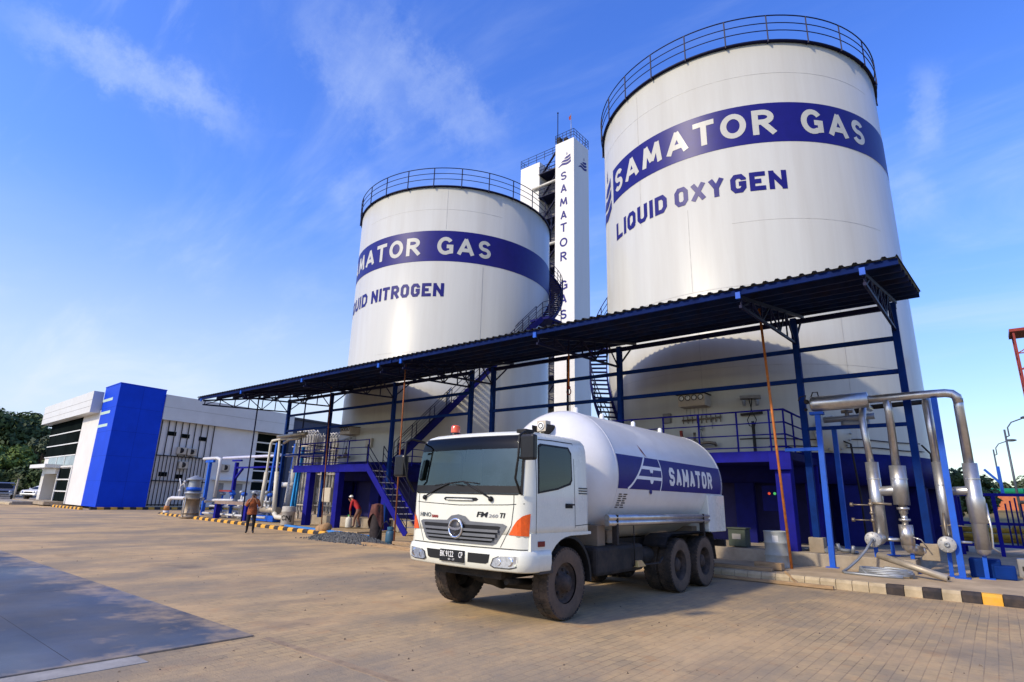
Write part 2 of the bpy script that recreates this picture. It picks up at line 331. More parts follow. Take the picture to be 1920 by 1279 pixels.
def slab_material():
    m = pm('steel_deck_plate', (.066,.077,.100), .55, .0, var=.25, scale=1.1, dirt=(.16,.135,.10), dirt_amt=.5, dscale=.6, bump=.10, bscale=60)
    t = m.node_tree; l = t.links.new; b = t.nodes['Principled BSDF']; src = b.inputs['Base Color'].links[0].from_socket
    tc = t.nodes.new('ShaderNodeTexCoord'); sp = t.nodes.new('ShaderNodeSeparateXYZ'); l(tc.outputs['Object'], sp.inputs[0])
    nz = t.nodes.new('ShaderNodeTexNoise'); nz.inputs['Scale'].default_value = 1.3; nz.inputs['Detail'].default_value = 9; nz.inputs['Roughness'].default_value = .7; l(tc.outputs['Object'], nz.inputs['Vector'])
    def edge(sock, at, width):
        r = t.nodes.new('ShaderNodeMapRange'); r.inputs[1].default_value = at-width; r.inputs[2].default_value = at; r.clamp = True; l(sock, r.inputs[0]); return r.outputs[0]
    mxn = t.nodes.new('ShaderNodeMath'); mxn.operation = 'MAXIMUM'; l(edge(sp.outputs[1], 4.05, 1.1), mxn.inputs[0]); l(edge(sp.outputs[0], -7.36, .35), mxn.inputs[1])
    ad = t.nodes.new('ShaderNodeMath'); ad.operation = 'MULTIPLY_ADD'; l(mxn.outputs[0], ad.inputs[0]); ad.inputs[1].default_value = .24; l(nz.outputs[0], ad.inputs[2])
    rr = t.nodes.new('ShaderNodeMapRange'); rr.inputs[1].default_value = .60; rr.inputs[2].default_value = .82; l(ad.outputs[0], rr.inputs[0])
    mx = t.nodes.new('ShaderNodeMixRGB'); mx.inputs[2].default_value = (.36,.26,.15,1); l(rr.outputs[0], mx.inputs[0]); l(src, mx.inputs[1]); l(mx.outputs[0], b.inputs['Base Color'])
    n4 = t.nodes.new('ShaderNodeTexNoise'); n4.inputs['Scale'].default_value = .35; n4.inputs['Detail'].default_value = 5; l(tc.outputs['Object'], n4.inputs['Vector'])
    r4 = t.nodes.new('ShaderNodeMapRange'); r4.inputs[1].default_value = .35; r4.inputs[2].default_value = .65; r4.inputs[3].default_value = .34; r4.inputs[4].default_value = .7; l(n4.outputs[0], r4.inputs[0]); l(r4.outputs[0], b.inputs['Roughness'])
    return m
M_slab = slab_material()
M_slabedge = pm('concrete_strip', (.33,.31,.28), .9, var=.3, scale=3, bump=.2)
def struct(name, mb, mat, **k):
    o = mb.build(name, mat, **k); o['kind'] = 'structure'; return o
struct('ground', MB().add([(-1500,-800,-.05),(1500,-800,-.05),(1500,2200,-.05),(-1500,2200,-.05)], [(0,1,2,3)]), M_dirt)
struct('pavement', MB().add([(-75,-30,0),(40,-30,0),(40,40,0),(-75,40,0)], [(0,1,2,3)]), M_pave)
o = struct('weighbridge_pavement', MB().box(-40,-7.36,-12,4.05,-.05,.02), M_slab, bevel=.01)
struct('weighbridge_joints', MB().box(-12.6,-12.592,-12,4.0,.015,.0206).box(-18,-17.992,-12,4.0,.015,.0206).box(-40,-7.5,2.2,2.206,.015,.0206), M_chassis)
struct('paving_band', MB().box(-7.2,3.5,4.06,4.17,-.03,.003), pm('band_paving', (.36,.25,.145), .9, var=.4, scale=5, bump=.3, dirt=(.24,.18,.12), dirt_amt=.6))
struct('weighbridge_edging', MB().box(-7.355,-7.03,-12,2.75,-.05,.006), M_slabedge)
# raised concrete apron on the right, plinths under the tanks
M_apron = pm('apron_concrete', (.48,.36,.215), .9, var=.3, scale=1.4, bump=.25, dirt=(.24,.17,.105), dirt_amt=.6, dscale=.9)
struct('apron', MB().box(-9.5,.62,15.16,36,-.05,.2), M_apron, bevel=.015)
struct('lawn', MB().add([(.66,19.5,.15),(60,19.5,.15),(60,75,.15),(.66,75,.15)], [(0,1,2,3)]), M_lawn)
struct('roadside_apron', MB().box(.62,9,15.16,19.5,-.05,.19), M_apron, bevel=.01)
struct('pipe_bed', MB().box(-46.2,-23,17.0,30,-.05,.07), pm('sand_bed', (.40,.29,.16), .95, var=.3, bump=.3))
def plinth(x0, x1, y0, y1, z1, label):
    b = MB().box(x0,x1,y0,y1,.0,z1)
    return tag(b.build('concrete_plinth', M_conc, bevel=.02), label, 'plinth')
plinth(-15,-1.75,17.75,34,.52, 'low stained concrete plinth under the oxygen tank pillars')
plinth(-31.5,-19.6,19.3,34,.55, 'low stained concrete plinth under the nitrogen tank and its stair')
# ---------------------------------------------------------------- kerbs
def kerb_run(p, q, n, h, w, cols, label, name='striped_kerb', z=0):
    """one kerb whose painted blocks are parts"""
    p = Vector((*p, z)); q = Vector((*q, z)); d = (q-p); ln = d.length; d.normalize(); pr = Vector((-d.y, d.x, 0))
    t = thing(name, label, 'kerb', tuple(p))
    def fn(a, b_, c): return p+d*a+pr*b_+Vector((0,0,c))
    for i in range(n):
        a0 = ln*i/n+.004; a1 = ln*(i+1)/n-.004
        prof = [(0,-.03),(w,-.03),(w,h),(.05,h),(0,h-.06)]
        m = MB().prism(prof, lambda y, zz, a: fn(a, y, zz), a0, a1)
        m.build('kerb_block', cols(i), t, bevel=.008)
    return t
kerb_run((-46.6,17.15), (-22.6,15.0), 48, .16, .22, lambda i: M_kyel if i%2 else M_kblk, 'yellow and black striped kerb edging the gas pipe bed')
def rc(i):
    if i < 26: return M_kdirt
    return [M_kblk, M_kdirt, M_kblk, M_kdirt, M_kblk, M_kyel, M_kblk, M_kyel, M_kblk, M_kyel, M_kblk][(i-26) % 11]
kerb_run((-10.2,14.95), (2.0,14.95), 39, .2, .21, rc, 'mostly bare kerb with black and orange blocks beside the steel pipes')
kerb_run((-57.05,15.9), (-59.8,34.0), 36, .2, .25, lambda i: M_kyel if i%2 else M_kblk, 'orange and black kerb along the base of the blue office wall')
kerb_run((-65.5,15.2), (-57.3,15.2), 16, .2, .25, lambda i: M_kyel if i%2 else M_kblk, 'short orange and black kerb before the white office entrance wall')
kerb_run((-110,13.0), (-72,13.5), 40, .2, .25, lambda i: (M_kyel if i%2 else M_kblk) if i < 32 else M_kdirt, 'orange and black kerb in front of the parked cars')
# ---------------------------------------------------------------- lettering
def text2d(s, bold=0.0, res=3):
    """flat glyphs from the built-in font, normalised to cap height 1 and starting at u=0"""
    cu = bpy.data.curves.new('t', 'FONT'); cu.body = s; cu.size = 1; cu.offset = bold; cu.resolution_u = res; cu.fill_mode = 'FRONT'
    ob = bpy.data.objects.new('t', cu); COL.objects.link(ob)
    dg = bpy.context.evaluated_depsgraph_get(); me = bpy.data.meshes.new_from_object(ob.evaluated_get(dg))
    bpy.data.objects.remove(ob); bpy.data.curves.remove(cu)
    v = [(p.co.x, p.co.y) for p in me.vertices]; f = [tuple(p.vertices) for p in me.polygons]; bpy.data.meshes.remove(me)
    x0 = min(a for a, _ in v); x1 = max(a for a, _ in v); y0 = min(b for _, b in v); y1 = max(b for _, b in v)
    return [((a-x0)/(x1-x0), (b-y0)/(y1-y0)) for a, b in v], f
def slice2d(vf, w, h, step):
    bm = bmesh.new(); vs = [bm.verts.new((a*w, b*h, 0)) for a, b in vf[0]]
    for f in vf[1]:
        try: bm.faces.new([vs[i] for i in f])
        except ValueError: pass
    k = step
    while k < w:
        bmesh.ops.bisect_plane(bm, geom=bm.verts[:]+bm.edges[:]+bm.faces[:], plane_co=(k,0,0), plane_no=(1,0,0)); k += step
    bm.verts.index_update()
    r = ([(v.co.x, v.co.y) for v in bm.verts], [tuple(v.index for v in f.verts) for f in bm.faces]); bm.free(); return r
GL = {  # block letters as stroke centre lines in a unit cell
 'L': [[(0,1),(0,0),(1,0)]], 'I': [[(0,1),(0,0)]],
 'Q': [[(.25,0),(.75,0),(1,.2),(1,.8),(.75,1),(.25,1),(0,.8),(0,.2),(.25,0)], [(.6,.28),(1.02,-.08)]],
 'O': [[(.25,0),(.75,0),(1,.2),(1,.8),(.75,1),(.25,1),(0,.8),(0,.2),(.25,0)]],
 'U': [[(0,1),(0,.2),(.25,0),(.75,0),(1,.2),(1,1)]], 'D': [[(0,0),(.7,0),(1,.25),(1,.75),(.7,1),(0,1),(0,0)]],
 'X': [[(0,0),(1,1)], [(0,1),(1,0)]], 'Y': [[(.5,0),(.5,.45),(0,1)], [(.5,.45),(1,1)]],
 'G': [[(1,.72),(1,.8),(.75,1),(.25,1),(0,.8),(0,.2),(.25,0),(.75,0),(1,.2),(1,.48),(.55,.48)]],
 'E': [[(1,1),(0,1),(0,0),(1,0)], [(0,.5),(.85,.5)]], 'N': [[(0,0),(0,1)], [(0,1),(1,0)], [(1,0),(1,1)]], 'T': [[(0,1),(1,1)], [(.5,1),(.5,0)]],
 'R': [[(0,0),(0,1),(.75,1),(1,.82),(1,.6),(.75,.44),(0,.44)], [(.5,.44),(1,0)]],
 'S': [[(1,.74),(1,.84),(.78,1),(.22,1),(0,.84),(0,.66),(.2,.52),(.8,.48),(1,.34),(1,.16),(.78,0),(.22,0),(0,.16),(0,.26)]],
 'A': [[(0,0),(.5,1)], [(.5,1),(1,0)], [(.2,.3),(.8,.3)]], 'M': [[(0,0),(0,1)], [(0,1),(.5,.25)], [(.5,.25),(1,1)], [(1,1),(1,0)]], 'H': [[(0,0),(0,1)], [(1,0),(1,1)], [(0,.5),(1,.5)]],
}
def ribbon2d(pts, t):
    n = len(pts); closed = pts[0] == pts[-1]; P = [Vector(p) for p in (pts[:-1] if closed else pts)]; m = len(P); vs = []
    for i in range(m):
        a = (P[i]-P[i-1]) if (closed or i > 0) else (P[1]-P[0]); b = (P[(i+1) % m]-P[i]) if (closed or i < m-1) else (P[i]-P[i-1])
        a.normalize(); b.normalize(); na = Vector((-a.y, a.x)); nb = Vector((-b.y, b.x)); k = (na+nb)
        k = k/max(.45, k.dot(na)) if k.length > .01 else na
        vs += [tuple(P[i]+k*t/2), tuple(P[i]-k*t/2)]
    fs = [(2*i, 2*i+1, 2*((i+1) % m)+1, 2*((i+1) % m)) for i in range(m if closed else m-1)]
    return vs, fs
def arc(cx, cy, rx, ry, a0, a1, n=14):
    return [(cx+rx*math.cos(rad(a0+(a1-a0)*i/n)), cy+ry*math.sin(rad(a0+(a1-a0)*i/n))) for i in range(n+1)]
GR = {  # rounded bold letters: (relative width, stroke centre lines)
 'S': (.78, [arc(.5,.75,.46,.25,20,270,16)+arc(.5,.25,.48,.25,90,-160,16)[1:]]),
 'A': (.98, [[(0,0),(.5,1)], [(.5,1),(1,0)], [(.2,.27),(.8,.27)]]),
 'M': (1.08, [[(.0,0),(.14,1)], [(.14,1),(.5,.14)], [(.5,.14),(.86,1)], [(.86,1),(1,0)]]),
 'T': (.86, [[(0,1),(1,1)], [(.5,1),(.5,0)]]),
 'O': (.98, [arc(.5,.5,.5,.5,0,360,28)]),
 'R': (.86, [[(0,0),(0,1)], [(0,1)]+arc(.45,.75,.5,.25,90,-90,10)+[(0,.5)], [(.40,.5),(1,0)]]),
 'G': (.92, [arc(.52,.5,.52,.5,38,300,22)+[(1,.10),(1,.46),(.62,.46)]]), ' ': (.55, [])}
def strokes2d(word, h, w, t, gap=.16, glyphs=None, gw=None):
    """list of (verts, faces, stroke index); the word spans 0..w and 0..h"""
    rel = []
    for ch in word:
        if glyphs is GR: rel.append(GR[ch][0])
        else: rel.append(.62 if ch == ' ' else t/h/.62*.62 if ch == 'I' else (.9 if ch in 'MN' else .8))
    k = w/(sum(rel)+gap*(len(word)-1)); x = 0; out = []
    for ch, r in zip(word, rel):
        if ch != ' ':
            cw = r*k; sts = GR[ch][1] if glyphs is GR else GL[ch]
            for i, st in enumerate(sts):
                iw = 0 if ch == 'I' and glyphs is not GR else max(.01, cw-t); pts = [(x+t/2+a*iw, t/2+b_*(h-t)) for a, b_ in st]
                closed = math.dist(pts[0], pts[-1]) < 1e-4
                if closed: pts[-1] = pts[0]
                else:   # square ends
                    for e, q in ((0,1),(-1,-2)):
                        d = Vector(pts[e])-Vector(pts[q]); d.normalize(); raw = st[e]; kx = t/2 if ch not in 'SGQ' and (raw[0] in (0,1) or raw[1] in (0,1)) else 0
                        pts[e] = tuple(Vector(pts[e])+d*kx*(.98 if ch not in 'AMXYN' or abs(d.x) < .05 else .45))
                vs, fs = ribbon2d(pts, t*(1 if ch != 'S' else .96)); out.append((vs, fs, i))
        x += r*k+gap*k
    return out
def put_strokes(mb, sts, fn, off, step, dz=.0012, vstep=0):
    for vs, fs, i in sts:
        x0 = min(a for a, _ in vs); bm = bmesh.new(); q = [bm.verts.new((a-x0, b, 0)) for a, b in vs]
        for f in fs: bm.faces.new([q[k] for k in f])
        w = max(v.co.x for v in bm.verts); k = vstep
        while vstep and k < 2:
            bmesh.ops.bisect_plane(bm, geom=bm.verts[:]+bm.edges[:]+bm.faces[:], plane_co=(0,k,0), plane_no=(0,1,0)); k += vstep
        k = step
        while k < w: bmesh.ops.bisect_plane(bm, geom=bm.verts[:]+bm.edges[:]+bm.faces[:], plane_co=(k,0,0), plane_no=(1,0,0)); k += step
        bm.verts.index_update(); mb.add([fn(v.co.x+x0, v.co.y, off+dz*i) for v in bm.verts], [tuple(v.index for v in f.verts) for f in bm.faces]); bm.free()
    return mb
def fit(vf, w=1, h=1):
    v = vf[0]; x0 = min(a for a, _ in v); x1 = max(a for a, _ in v); y0 = min(b for _, b in v); y1 = max(b for _, b in v)
    return [((a-x0)/(x1-x0)*w, (b-y0)/(y1-y0)*h) for a, b in v], vf[1]
def wave_logo(w, h, gap=.1):
    """three wavy stripes cut to a sail shape with a small flame above: list of polygons in 0..w, 0..h"""
    out = []
    for k in range(3):
        zb = h*(.0+.27*k); th = h*.19; pts = []
        left = w*(.02+.24*k); right = w*(1.0-.02*k); n = 12
        top = []; bot = []
        for i in range(n+1):
            u = left+(right-left)*i/n; s = math.sin((u/w)*2*math.pi*1.25-.8)*h*.055
            bot.append((u, zb+s+(.10*h)*(u/w))); top.append((u, zb+th*(.25+.75*min(1, i/4))+s+(.10*h)*(u/w)))
        out.append(bot+top[::-1])
    out.append([(w*.66,h*.86),(w*.74,h*.90),(w*.72,h*1.0),(w*.70,h*1.16),(w*.66,h*1.0)])
    return out
def polys_vf(polys):
    bm = bmesh.new()
    for p in polys: bm.faces.new([bm.verts.new((a, b, 0)) for a, b in p])
    bmesh.ops.triangulate(bm, faces=bm.faces[:]); bm.verts.index_update()
    r = ([(v.co.x, v.co.y) for v in bm.verts], [tuple(v.index for v in f.verts) for f in bm.faces]); bm.free(); return r
# ---------------------------------------------------------------- storage tanks
def tank_material():
    m = pm('tank_paint', (.52,.515,.45), .34, var=.06, scale=1.1, stretch=(1,1,.07), bump=.03, bscale=.5, dirt=(.36,.32,.25), dirt_amt=.35, dscale=.8, coat=.12)
    return m
M_tank = tank_material()
def seams(c, R, spec, par):
    for a0, a1, z0, z1 in spec:
        mb = MB()
        n = max(1, int(abs(a1-a0)/3))
        for i in range(n):
            p0 = a0+(a1-a0)*i/n; p1 = a0+(a1-a0)*(i+1)/n
            if a0 == a1: p0 = a0-.09; p1 = a0+.09
            vs = [(c[0]+(R+.004)*math.sin(rad(a)), c[1]-(R+.004)*math.cos(rad(a)), z) for a, z in ((p0,z0),(p1,z0),(p1,z1),(p0,z1))]
            mb.add(vs, [(0,1,2,3)], True)
        mb.build('weld_seam', M_seam, par, fix=False)
M_seam = pm('weld_seam', (.45,.44,.40), .5, var=.3)
def make_tank(c, R, z0, z1, band, ang_text, label, word2, logo):
    t = thing('storage_tank', label, 'storage tank', (c[0], c[1], .5))
    cx, cy = c
    MB().lathe([(R,z0),(R,z1-.03),(R-.05,z1)], (cx,cy,0), n=160).build('shell', M_tank, t)
    MB().lathe([(R+.12,z1-.02),(R+.12,z1+.05),(R-.1,z1+.06)], (cx,cy,0), n=120).lathe([(R+.12,z1-.02),(R-.02,z1-.02)], (cx,cy,0), n=120).build('rim', M_rail, t)
    MB().lathe([(R-.1,z1+.05)]+[((R-.1)*math.cos(rad(a)), z1+.05+.9*math.sin(rad(a))) for a in range(10,91,10)], (cx,cy,0), n=80).build('roof', M_tank, t)
    def cyl(u, v, off=0.0, a0=0):
        a = rad(a0)+u/R; return (cx+(R+off)*math.sin(a), cy-(R+off)*math.cos(a), v)
    a_s, a_e = band[2], band[3]; n = int(abs(a_e-a_s)/2.5)
    us = [R*rad(a_s+(a_e-a_s)*i/n) for i in range(n+1)]
    mb = MB().grid(lambda u, v: cyl(u, v, .008), us, [band[0], band[1]]); mb.build('band', M_navy, t, fix=False)
    w = R*rad(ang_text[1]-ang_text[0]); h = ang_text[3]
    put_strokes(MB(), strokes2d('SAMATOR GAS', h, w, .232, .23, GR), lambda u, v, o: cyl(u, ang_text[2]+v, o, ang_text[0]), .016, .2).build('lettering', M_tank, t, fix=False)
    for word, a0, a1, zb, hh in word2:
        put_strokes(MB(), strokes2d(word, hh, R*rad(a1-a0), .19, .17), lambda u, v, o: cyl(u, zb+v, o, a0), .012, .2).build('lettering', M_navy, t, fix=False)
    if logo:
        w, h, zb, a1 = logo; a0 = a1-math.degrees(w/R)
        vf = polys_vf(wave_logo(w, h)); vf = slice2d(([(a/w, b/h) for a, b in vf[0]], vf[1]), w, h, .25)
        MB().flat(vf, lambda u, v: cyl(u, zb+v, .012, a0)).build('emblem', M_navy, t, fix=False)
    # railing: rings are the part, every post a sub-part
    mb = MB(); Rr = R+.16
    for dz, r in ((1.2,.026),(.82,.02),(.45,.02)):
        mb.tube([(cx+Rr*math.sin(rad(a)), cy-Rr*math.cos(rad(a)), z1+dz) for a in range(0,360,3)], r, 6, True)
    rl = mb.build('railing', M_rail, t)
    k = 0
    for i in range(25):
        a = rad(3.5+14.4*i); x = cx+Rr*math.sin(a); y = cy-Rr*math.cos(a)
        p = MB().bar((x,y,z1-.10),(x,y,z1+1.2),.045).bar((x,y,z1-.02),(cx+(R-.05)*math.sin(a), cy-(R-.05)*math.cos(a), z1-.02),.05,.10).build('rail_post', M_rail, rl)
    # slab ring on stout pillars
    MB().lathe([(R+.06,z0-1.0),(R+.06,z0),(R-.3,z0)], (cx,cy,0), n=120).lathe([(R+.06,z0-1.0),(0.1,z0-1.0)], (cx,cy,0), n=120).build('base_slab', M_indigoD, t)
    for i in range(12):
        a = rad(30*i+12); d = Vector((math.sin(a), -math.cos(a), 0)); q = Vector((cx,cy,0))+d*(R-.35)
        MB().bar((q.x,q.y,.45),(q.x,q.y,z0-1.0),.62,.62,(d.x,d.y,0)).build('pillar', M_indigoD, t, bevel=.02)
    MB().lathe([(R-.95,.45),(R-.95,z0-1.0)], (cx,cy,0), n=48).build('core_wall', pm('core_shade_paint', (.018,.016,.10), .7, var=.3), t)  # added inner drum; keeps the space between the pillars dark
    return t
C1 = (-7.95, 26.85); R1 = 6.4; C2 = (-27.27, 26.47); R2 = 6.63
tk1 = make_tank(C1, R1, 3.47, 20.1, (15.42,17.2,-40.2,230), (-37.8,68.6,15.78,1.12),
  'tall white cylindrical tank lettered liquid oxygen with blue band and blue top railing', [('LIQUID',-37.6,-7.6,13.36,.84),('OXY',-4.4,13.4,13.36,.84),('GEN',15.5,33.7,13.36,.80)], (2.2,2.4,15.0,-42.6))
tk2 = make_tank(C2, R2, 3.47, 19.92, (15.05,17.0,-44.5,230), (-43.5,64,15.45,1.14),
  'white cylindrical tank lettered liquid nitrogen, farther left beside the slim tower', [('LIQUID',-40.5,-6.5,12.85,.84),('NITROGEN',-2.6,40.7,12.85,.82)], (2.3,2.5,14.6,-46.5))
seams(C1, R1, [(.3,.3,9.6,13.1),(-33,60,9.55,9.57),(1.5,1.5,3.5,8.6),(46,46,3.5,9.5),(-70,75,18.6,18.615),(-20,-20,17.25,20),(-20,-20,13.2,15.4),(15,70,12.1,12.115),(-60,-60,9.6,15),(-75,70,6.5,6.515)], tk1)
seams(C2, R2, [(26,26,3.5,8.6),(8,8,3.5,8.6),(-10,70,18.4,18.415),(5,60,9.55,9.565),(60,60,9.6,14.9),(40,40,17.1,19.8)], tk2)
# ---------------------------------------------------------------- stairs round the tanks
def flight(t, p, q, w, side, tread_d=.26, rails=True, riser=.21, mt=M_indigoD, treadmat=None):
    """straight flight from p (foot) to q (head); side = unit vector across"""
    p = Vector(p); q = Vector(q); sd = Vector(side); n = max(2, int((q.z-p.z)/riser)); d = q-p; hd = Vector((d.x,d.y,0)).normalized()
    for k in (-1, 1):
        MB().bar(p+sd*k*w/2, q+sd*k*w/2, .05, .30).build('stringer', mt, t)
        if rails:
            m = MB()
            for h, r in ((1.0,.022),(.66,.016),(.33,.016)): m.tube([p+sd*k*w/2+Vector((0,0,h)), q+sd*k*w/2+Vector((0,0,h))], r, 6)
            nn = max(2, int(d.length/1.3))
            for i in range(nn+1):
                b = p+d*i/nn+sd*k*w/2; m.bar(b, b+Vector((0,0,1.0)), .035)
            m.build('handrail', M_rail, t)
    for i in range(1, n):
        c = p+d*i/n; m = MB(); u = hd*tread_d/2
        a = c-sd*(w/2-.03); b = c+sd*(w/2-.03)
        m.add([a-u, b-u, b+u, a+u, a-u+Vector((0,0,.035)), b-u+Vector((0,0,.035)), b+u+Vector((0,0,.035)), a+u+Vector((0,0,.035))],
              [(3,2,1,0),(4,5,6,7),(0,1,5,4),(1,2,6,5),(2,3,7,6),(3,0,4,7)])
        m.build('tread', treadmat or M_indigoD, t)
def helix(t, c, R, a0, z0, a1, z1, w, off=.1):
    n = max(3, int((z1-z0)/.24)); ra = R+off; rb = R+off+w
    P = lambda f, r, dz=0: (c[0]+r*math.sin(rad(a0+(a1-a0)*f)), c[1]-r*math.cos(rad(a0+(a1-a0)*f)), z0+(z1-z0)*f+dz)
    for r in (ra, rb):
        m = MB(); k = 24
        for i in range(k): m.bar(P(i/k, r), P((i+1)/k, r), .05, .20)
        m.build('stringer', M_indigoD, t)
    for i in range(1, n):
        f = i/n; g = .26/(abs(rad(a1-a0))*R)/2; z = z0+(z1-z0)*f
        vs = []
        for zz in (z, z+.035):
            for ff, r in ((f-g,ra),(f-g,rb),(f+g,rb),(f+g,ra)):
                q = P(ff, r); vs.append((q[0], q[1], zz))
        MB().add(vs, [(3,2,1,0),(4,5,6,7),(0,1,5,4),(1,2,6,5),(2,3,7,6),(3,0,4,7)]).build('tread', M_indigoD, t)
    m = MB()
    for h, r in ((1.05,.024),(.7,.018),(.35,.018)): m.tube([P(i/24, rb, h) for i in range(25)], r, 6)
    for i in range(13): m.bar(P(i/12, rb), P(i/12, rb, 1.05), .035)
    m.build('handrail', M_rail, t)
st = thing('tank_staircase', 'long straight blue staircase climbing right across the nitrogen tank to a landing', 'staircase', (-23.3,19.3,.5))
flight(st, (-23.35,19.15,3.4), (-19.75,26.4,12.15), .85, Vector((7.25,-3.6,0)).normalized())
MB().box(-20.3,-18.9,26.2,27.6,12.05,12.2).build('landing', M_indigoD, st, bevel=.01)
MB().bar((-19.0,26.9,12.0),(-20.4,26.9,10.2),.12).bar((-19.0,27.4,12.0),(-20.5,27.4,10.2),.12).build('bracket', M_indigoD, st)
m = MB()
for h in (1.0,.66,.33): m.tube([(-19.35,26.2,12.15+h),(-18.95,26.3,12.2+h),(-18.92,27.5,12.2+h)], .02, 6)
for x, y in ((-18.95,26.3),(-18.92,27.5)): m.bar((x,y,12.1),(x,y,13.2),.04)
m.build('landing_rail', M_rail, st)
helix(st, C2, R2, 97, 12.2, 165, 19.5, .85)
st = thing('tank_staircase', 'curved blue open-tread staircase on the left flank of the oxygen tank', 'staircase', (-13.2,21.8,.5))
helix(st, C1, R1, -32, 4.2, -108, 14.2, .80)
# ---------------------------------------------------------------- raised service platforms
def railing(t, pts, posts, z, heights=(1.22,.85,.5,.13), mat=M_indigo, dark=M_rail):
    m = MB()
    for i, h in enumerate(heights):
        m.tube([(x,y,z+h) for x, y in pts], .026 if i == 0 else .02, 6)
    r = m.build('railing', mat, t)
    for x, y in posts: MB().bar((x,y,z),(x,y,z+heights[0]),.045).build('rail_post', mat, r)
t = thing('service_platform', 'indigo service platform with railing in front of the oxygen tank', 'platform', (-9,18,.2))
MB().box(-14,-4.42,17.95,22.0,3.02,3.25).build('deck', M_indigoD, t, bevel=.01)
MB().box(-14,-4.40,17.88,17.95,2.95,3.26).build('fascia_beam', M_indigo, t)
MB().box(-4.95,-4.36,17.80,17.88,2.72,3.2).build('end_plate', M_indigo, t, bevel=.01)
for x, y in ((-4.65,18.15),(-12.2,18.15),(-4.65,21.5)):
    MB().box(x-.21,x+.21,y-.2,y+.2,.18,3.03).build('pillar', M_indigo, t, bevel=.015)
railing(t, [(-14,18.0),(-4.9,18.0),(-4.5,18.05),(-4.5,21.0)], [(-13.4,18),(-11.4,18),(-9.4,18),(-8.25,18),(-7.05,18),(-5.85,18),(-4.9,18),(-4.52,18.1),(-4.5,19.0),(-4.5,20.4)], 3.25)
t = thing('service_platform', 'indigo service platform with railing in front of the nitrogen tank', 'platform', (-27.3,18,.1))
MB().box(-30.6,-23.95,17.95,21.5,2.98,3.2).build('deck', M_indigoD, t, bevel=.01)
MB().box(-30.62,-23.93,17.88,17.95,2.84,3.22).build('fascia_beam', M_indigo, t)
for x, y in ((-29.1,18.1),(-26.4,18.1),(-23.6,19.0),(-29.1,21.1)):
    MB().box(x-.19,x+.19,y-.17,y+.17,.0,2.99).build('pillar', M_indigo, t, bevel=.015)
railing(t, [(-30.4,20.6),(-30.4,18.0),(-24.0,18.0)], [(-30.4,20.4),(-30.4,18),(-28.9,18),(-27.4,18),(-25.7,18),(-24.02,18)], 3.2)
railing(t, [(-24.0,19.9),(-22.9,19.9),(-22.9,20.8)], [(-24.0,19.9),(-22.9,19.9)], 3.2)
t = thing('access_stair', 'short indigo stair with pale treads from the ground to the nitrogen platform', 'staircase', (-22.2,18.4,0))
flight(t, (-20.55,18.3,.05), (-23.85,18.3,3.15), 1.0, (0,1,0), .30, True, .26, M_indigo, pm('worn_tread', (.72,.68,.66), .6, var=.3))
# ---------------------------------------------------------------- the two canopies
YC = 18.5; YF = 13.35; YB = 20.05
def roof_z(y): return 6.60+(y-YF)*(7.85-6.60)/(YB-YF)
def make_canopy(x0, x1, cols, label, gable):
    t = thing('loading_canopy', label, 'canopy', ((x0+x1)/2, YC, .2))
    m = MB(); pitch = .26; prof = []
    x = x0
    while x < x1:
        for dx, dz in ((0,0),(.11,0),(.14,.045),(.20,.045),(.23,0)):
            if x+dx <= x1: prof.append((x+dx, dz))
        x += pitch
    prof.append((x1,0))
    ys = [YF-.12, YB]
    for top in (0, .006):
        m.add([(a, y, roof_z(y)+.10+dz+top) for y in ys for a, dz in prof], [(i, i+1, len(prof)+i+1, len(prof)+i) for i in range(len(prof)-1)])
    m.build('roof_sheet', M_roof, t, fix=False)
    g = MB().box(x0+.02,x1-.02,YF-.04,YF+.03,roof_z(YF)-.06,roof_z(YF)+.075).build('gutter', M_gutter, t)
    k = 0
    for y in (14.3,15.2,16.1,17.0,17.9,18.9,19.8):
        MB().box(x0+.05,x1-.05,y-.035,y+.035,roof_z(y)-.06,roof_z(y)+.095).build('purlin', pm('purlin_shade_blue', (.010,.024,.085), .7, var=.4, dirt=(.05,.03,.015), dirt_amt=.5, spec=.1), t)
    MB().box(x0+.3,min(x1-.3,max(cols)+.1),YC-.06,YC+.06,7.12,7.26).build('eave_beam', M_rail, t)
    for zz in (6.28,5.35):
        MB().box(x0+.4,x1-.6,YC-.05,YC+.05,zz-.06,zz+.06).build('side_rail', M_steelblue, t)
    for x in cols:
        base = .9 if x > -5 else .5
        MB().box(x-.085,x+.085,YC-.085,YC+.085,base,7.3).build('column', M_steelblue, t)
        if x > -5: MB().box(x-.19,x+.19,YC-.19,YC+.19,.5,.9).build('footing', M_conc, t, bevel=.02)
        # cantilever truss from the column to the gutter
        m = MB(); zt = lambda y: roof_z(y)-.10; zb = lambda y: 6.52+(roof_z(YF)-.32-6.52)*(YC-y)/(YC-YF) if y < YC else 6.52+(y-YC)*.5
        m.bar((x,YF+.05,zt(YF)),(x,YB-.2,zt(YB-.2)),.07,.09)
        m.bar((x,YF+.05,zb(YF)),(x,YC,zb(YC)),.06,.07); m.bar((x,YC,6.6),(x,YB-.3,zt(YB-.3)),.05)
        n = 6; ysx = [YF+.15+(YC-.1-YF-.15)*i/n for i in range(n+1)]
        for i in range(n):
            m.bar((x,ysx[i],zt(ysx[i])),(x,ysx[i],zb(ysx[i])),.04)
            a, b = (ysx[i], ysx[i+1]) if i % 2 else (ysx[i+1], ysx[i])
            m.bar((x,a,zt(a)),(x,b,zb(b)),.04)
        m.build('cantilever_truss', M_rail, t)
        MB().box(x-.055,x+.055,YF-.09,YF-.04,roof_z(YF)-.16,roof_z(YF)+.0).build('gutter_bracket', M_brightblue, t)
    return t
